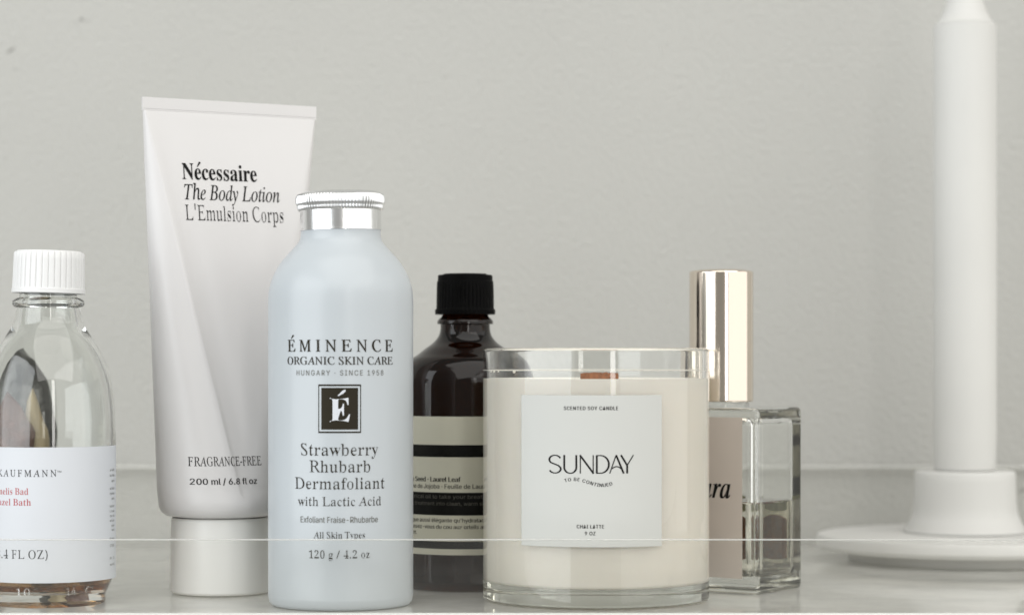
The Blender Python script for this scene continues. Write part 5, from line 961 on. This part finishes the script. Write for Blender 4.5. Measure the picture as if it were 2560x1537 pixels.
lathe('gold_cap', [(0, zc0+.0003), (rg_-.0008, zc0+.0003), (rg_-.0008, zc0), (rg_-.0001, zc0), (rg_, zc0+.0003), (rg_, zc1-.0006), (rg_-.0002, zc1-.0002), (rg_-.0007, zc1+.0001), (rg_*.7, zc1+.0006), (0, zc1+.0008)],
      (cx, d), M_gold, pf, 160, sharp=60)
lathe('dip_tube', [(.0006, .009), (.0010, .009), (.0010, zt-.004), (.0006, zt-.004), (.0006, .009)], (cx, d), M_glass, pf, 24)
# brown and olive patches added in the back pane, imitating refractions in the liquid
M_brefract = mat('brown_refraction_tint', (.30, .09, .015), .95, spec=0, vary=(300, .3)); M_orefract = mat('olive_refraction_tint', (.42, .42, .24), .95, spec=0, vary=(300, .2))
for (nm, w0, w1, za, zb2, m_) in (('refraction_patch', .014, .036, .011, .0255, M_brefract), ('refraction_patch', .014, .034, .0290, .0322, M_orefract)):
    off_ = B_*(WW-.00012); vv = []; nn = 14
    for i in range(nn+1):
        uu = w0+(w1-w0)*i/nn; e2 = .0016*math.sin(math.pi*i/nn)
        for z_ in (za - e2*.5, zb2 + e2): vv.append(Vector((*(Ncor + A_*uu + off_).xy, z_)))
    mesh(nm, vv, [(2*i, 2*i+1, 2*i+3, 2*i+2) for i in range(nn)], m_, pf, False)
# label on the long face
class Face:
    def __init__(s, lift): s.lift = lift
    def u(s, px):
        X = (px-1280)/F; P0 = Ncor; n_ = B_
        y = P0.dot(n_)/(X*n_.x + n_.y)
        return (Vector((X*y, y, 0)) - P0).dot(A_)
    def v(s, py): return zof(py, .885)
    def p(s, u, v):
        q = Ncor + A_*u - B_*s.lift; q.z = v
        return q
fc = Face(.0001)
ul = fc.u(1856)
q = [fc.p(ul, zof(1446, .88)), fc.p(LW-.003, zof(1446, .88)), fc.p(LW-.003, zof(1043, .88)), fc.p(ul, zof(1043, .88))]
pl = mesh('printed_panel', q, [(0, 1, 2, 3)], M_pink, pf, False)
s_ = pl.modifiers.new('thickness', 'SOLIDIFY'); s_.thickness = .00006; s_.offset = 0
letters('lettering', 'ura', 'I', 1752, 1827, 1244, 52, Face(.0002), pl, M_ink, bold=14)

# ================================================================== flanged white stand (right)
d = 1.03; k = d/F; cx = xof(2412, d); c = (cx, d)
ps = thing('flanged_stand', (cx, d, 0), 'tall matte white candlestick-like column on a wide round flanged base at the far right', 'stand')
def zz(y): return zof(y, d)
zd1, zd0 = .0112, .0046; rdk = 369*k
foot_ = lathe('foot_ring', [(0, .0002), (288*k, .0002), (290*k, .0008), (290*k, zd0-.0004), (0, zd0-.0004)], c, M_ped, ps, 128)  # foot made wider so less shade shows under the disc
dk = lathe('base_disc', [(0, zd0), (rdk-.004, zd0), (rdk-.0014, zd0+.0004), (rdk, zd0+.002), (rdk, zd1-.0014), (rdk-.0006, zd1-.0004), (rdk-.002, zd1), (rdk*.55, zd1+.0006), (0, zd1+.0008)], c, M_ped, ps, 160)
cl = [(0, zd1+.001), (152*k, zd1+.0010)] + smooth_prof([(150*k, zd1+.0012), (138*k, zz(1300)), (131*k, zz(1282)), (127*k, zz(1255)), (125*k, zz(1200))], 4) + [(124.5*k, zz(1182)), (122*k, zz(1177)), (118*k, zz(1175)), (0, zz(1175))]
lathe('collar', cl, c, M_ped, ps, 128)
lathe('column', [(0, zz(1173)), (76*k, zz(1173)), (78*k, zz(1100)), (78.5*k, zz(600)), (78*k, zz(67)), (77*k, zz(65)), (0, zz(65))], c, M_ped, ps, 128)
lathe('neck', [(0, zz(64)), (75*k, zz(64))] + smooth_prof([(74*k, zz(63)), (62*k, zz(48)), (52*k, zz(25)), (44*k, zz(0)), (40*k, zz(-30)), (38*k, zz(-80))], 4) + [(36*k, zz(-90)), (0, zz(-92))], c, M_ped, ps, 96)
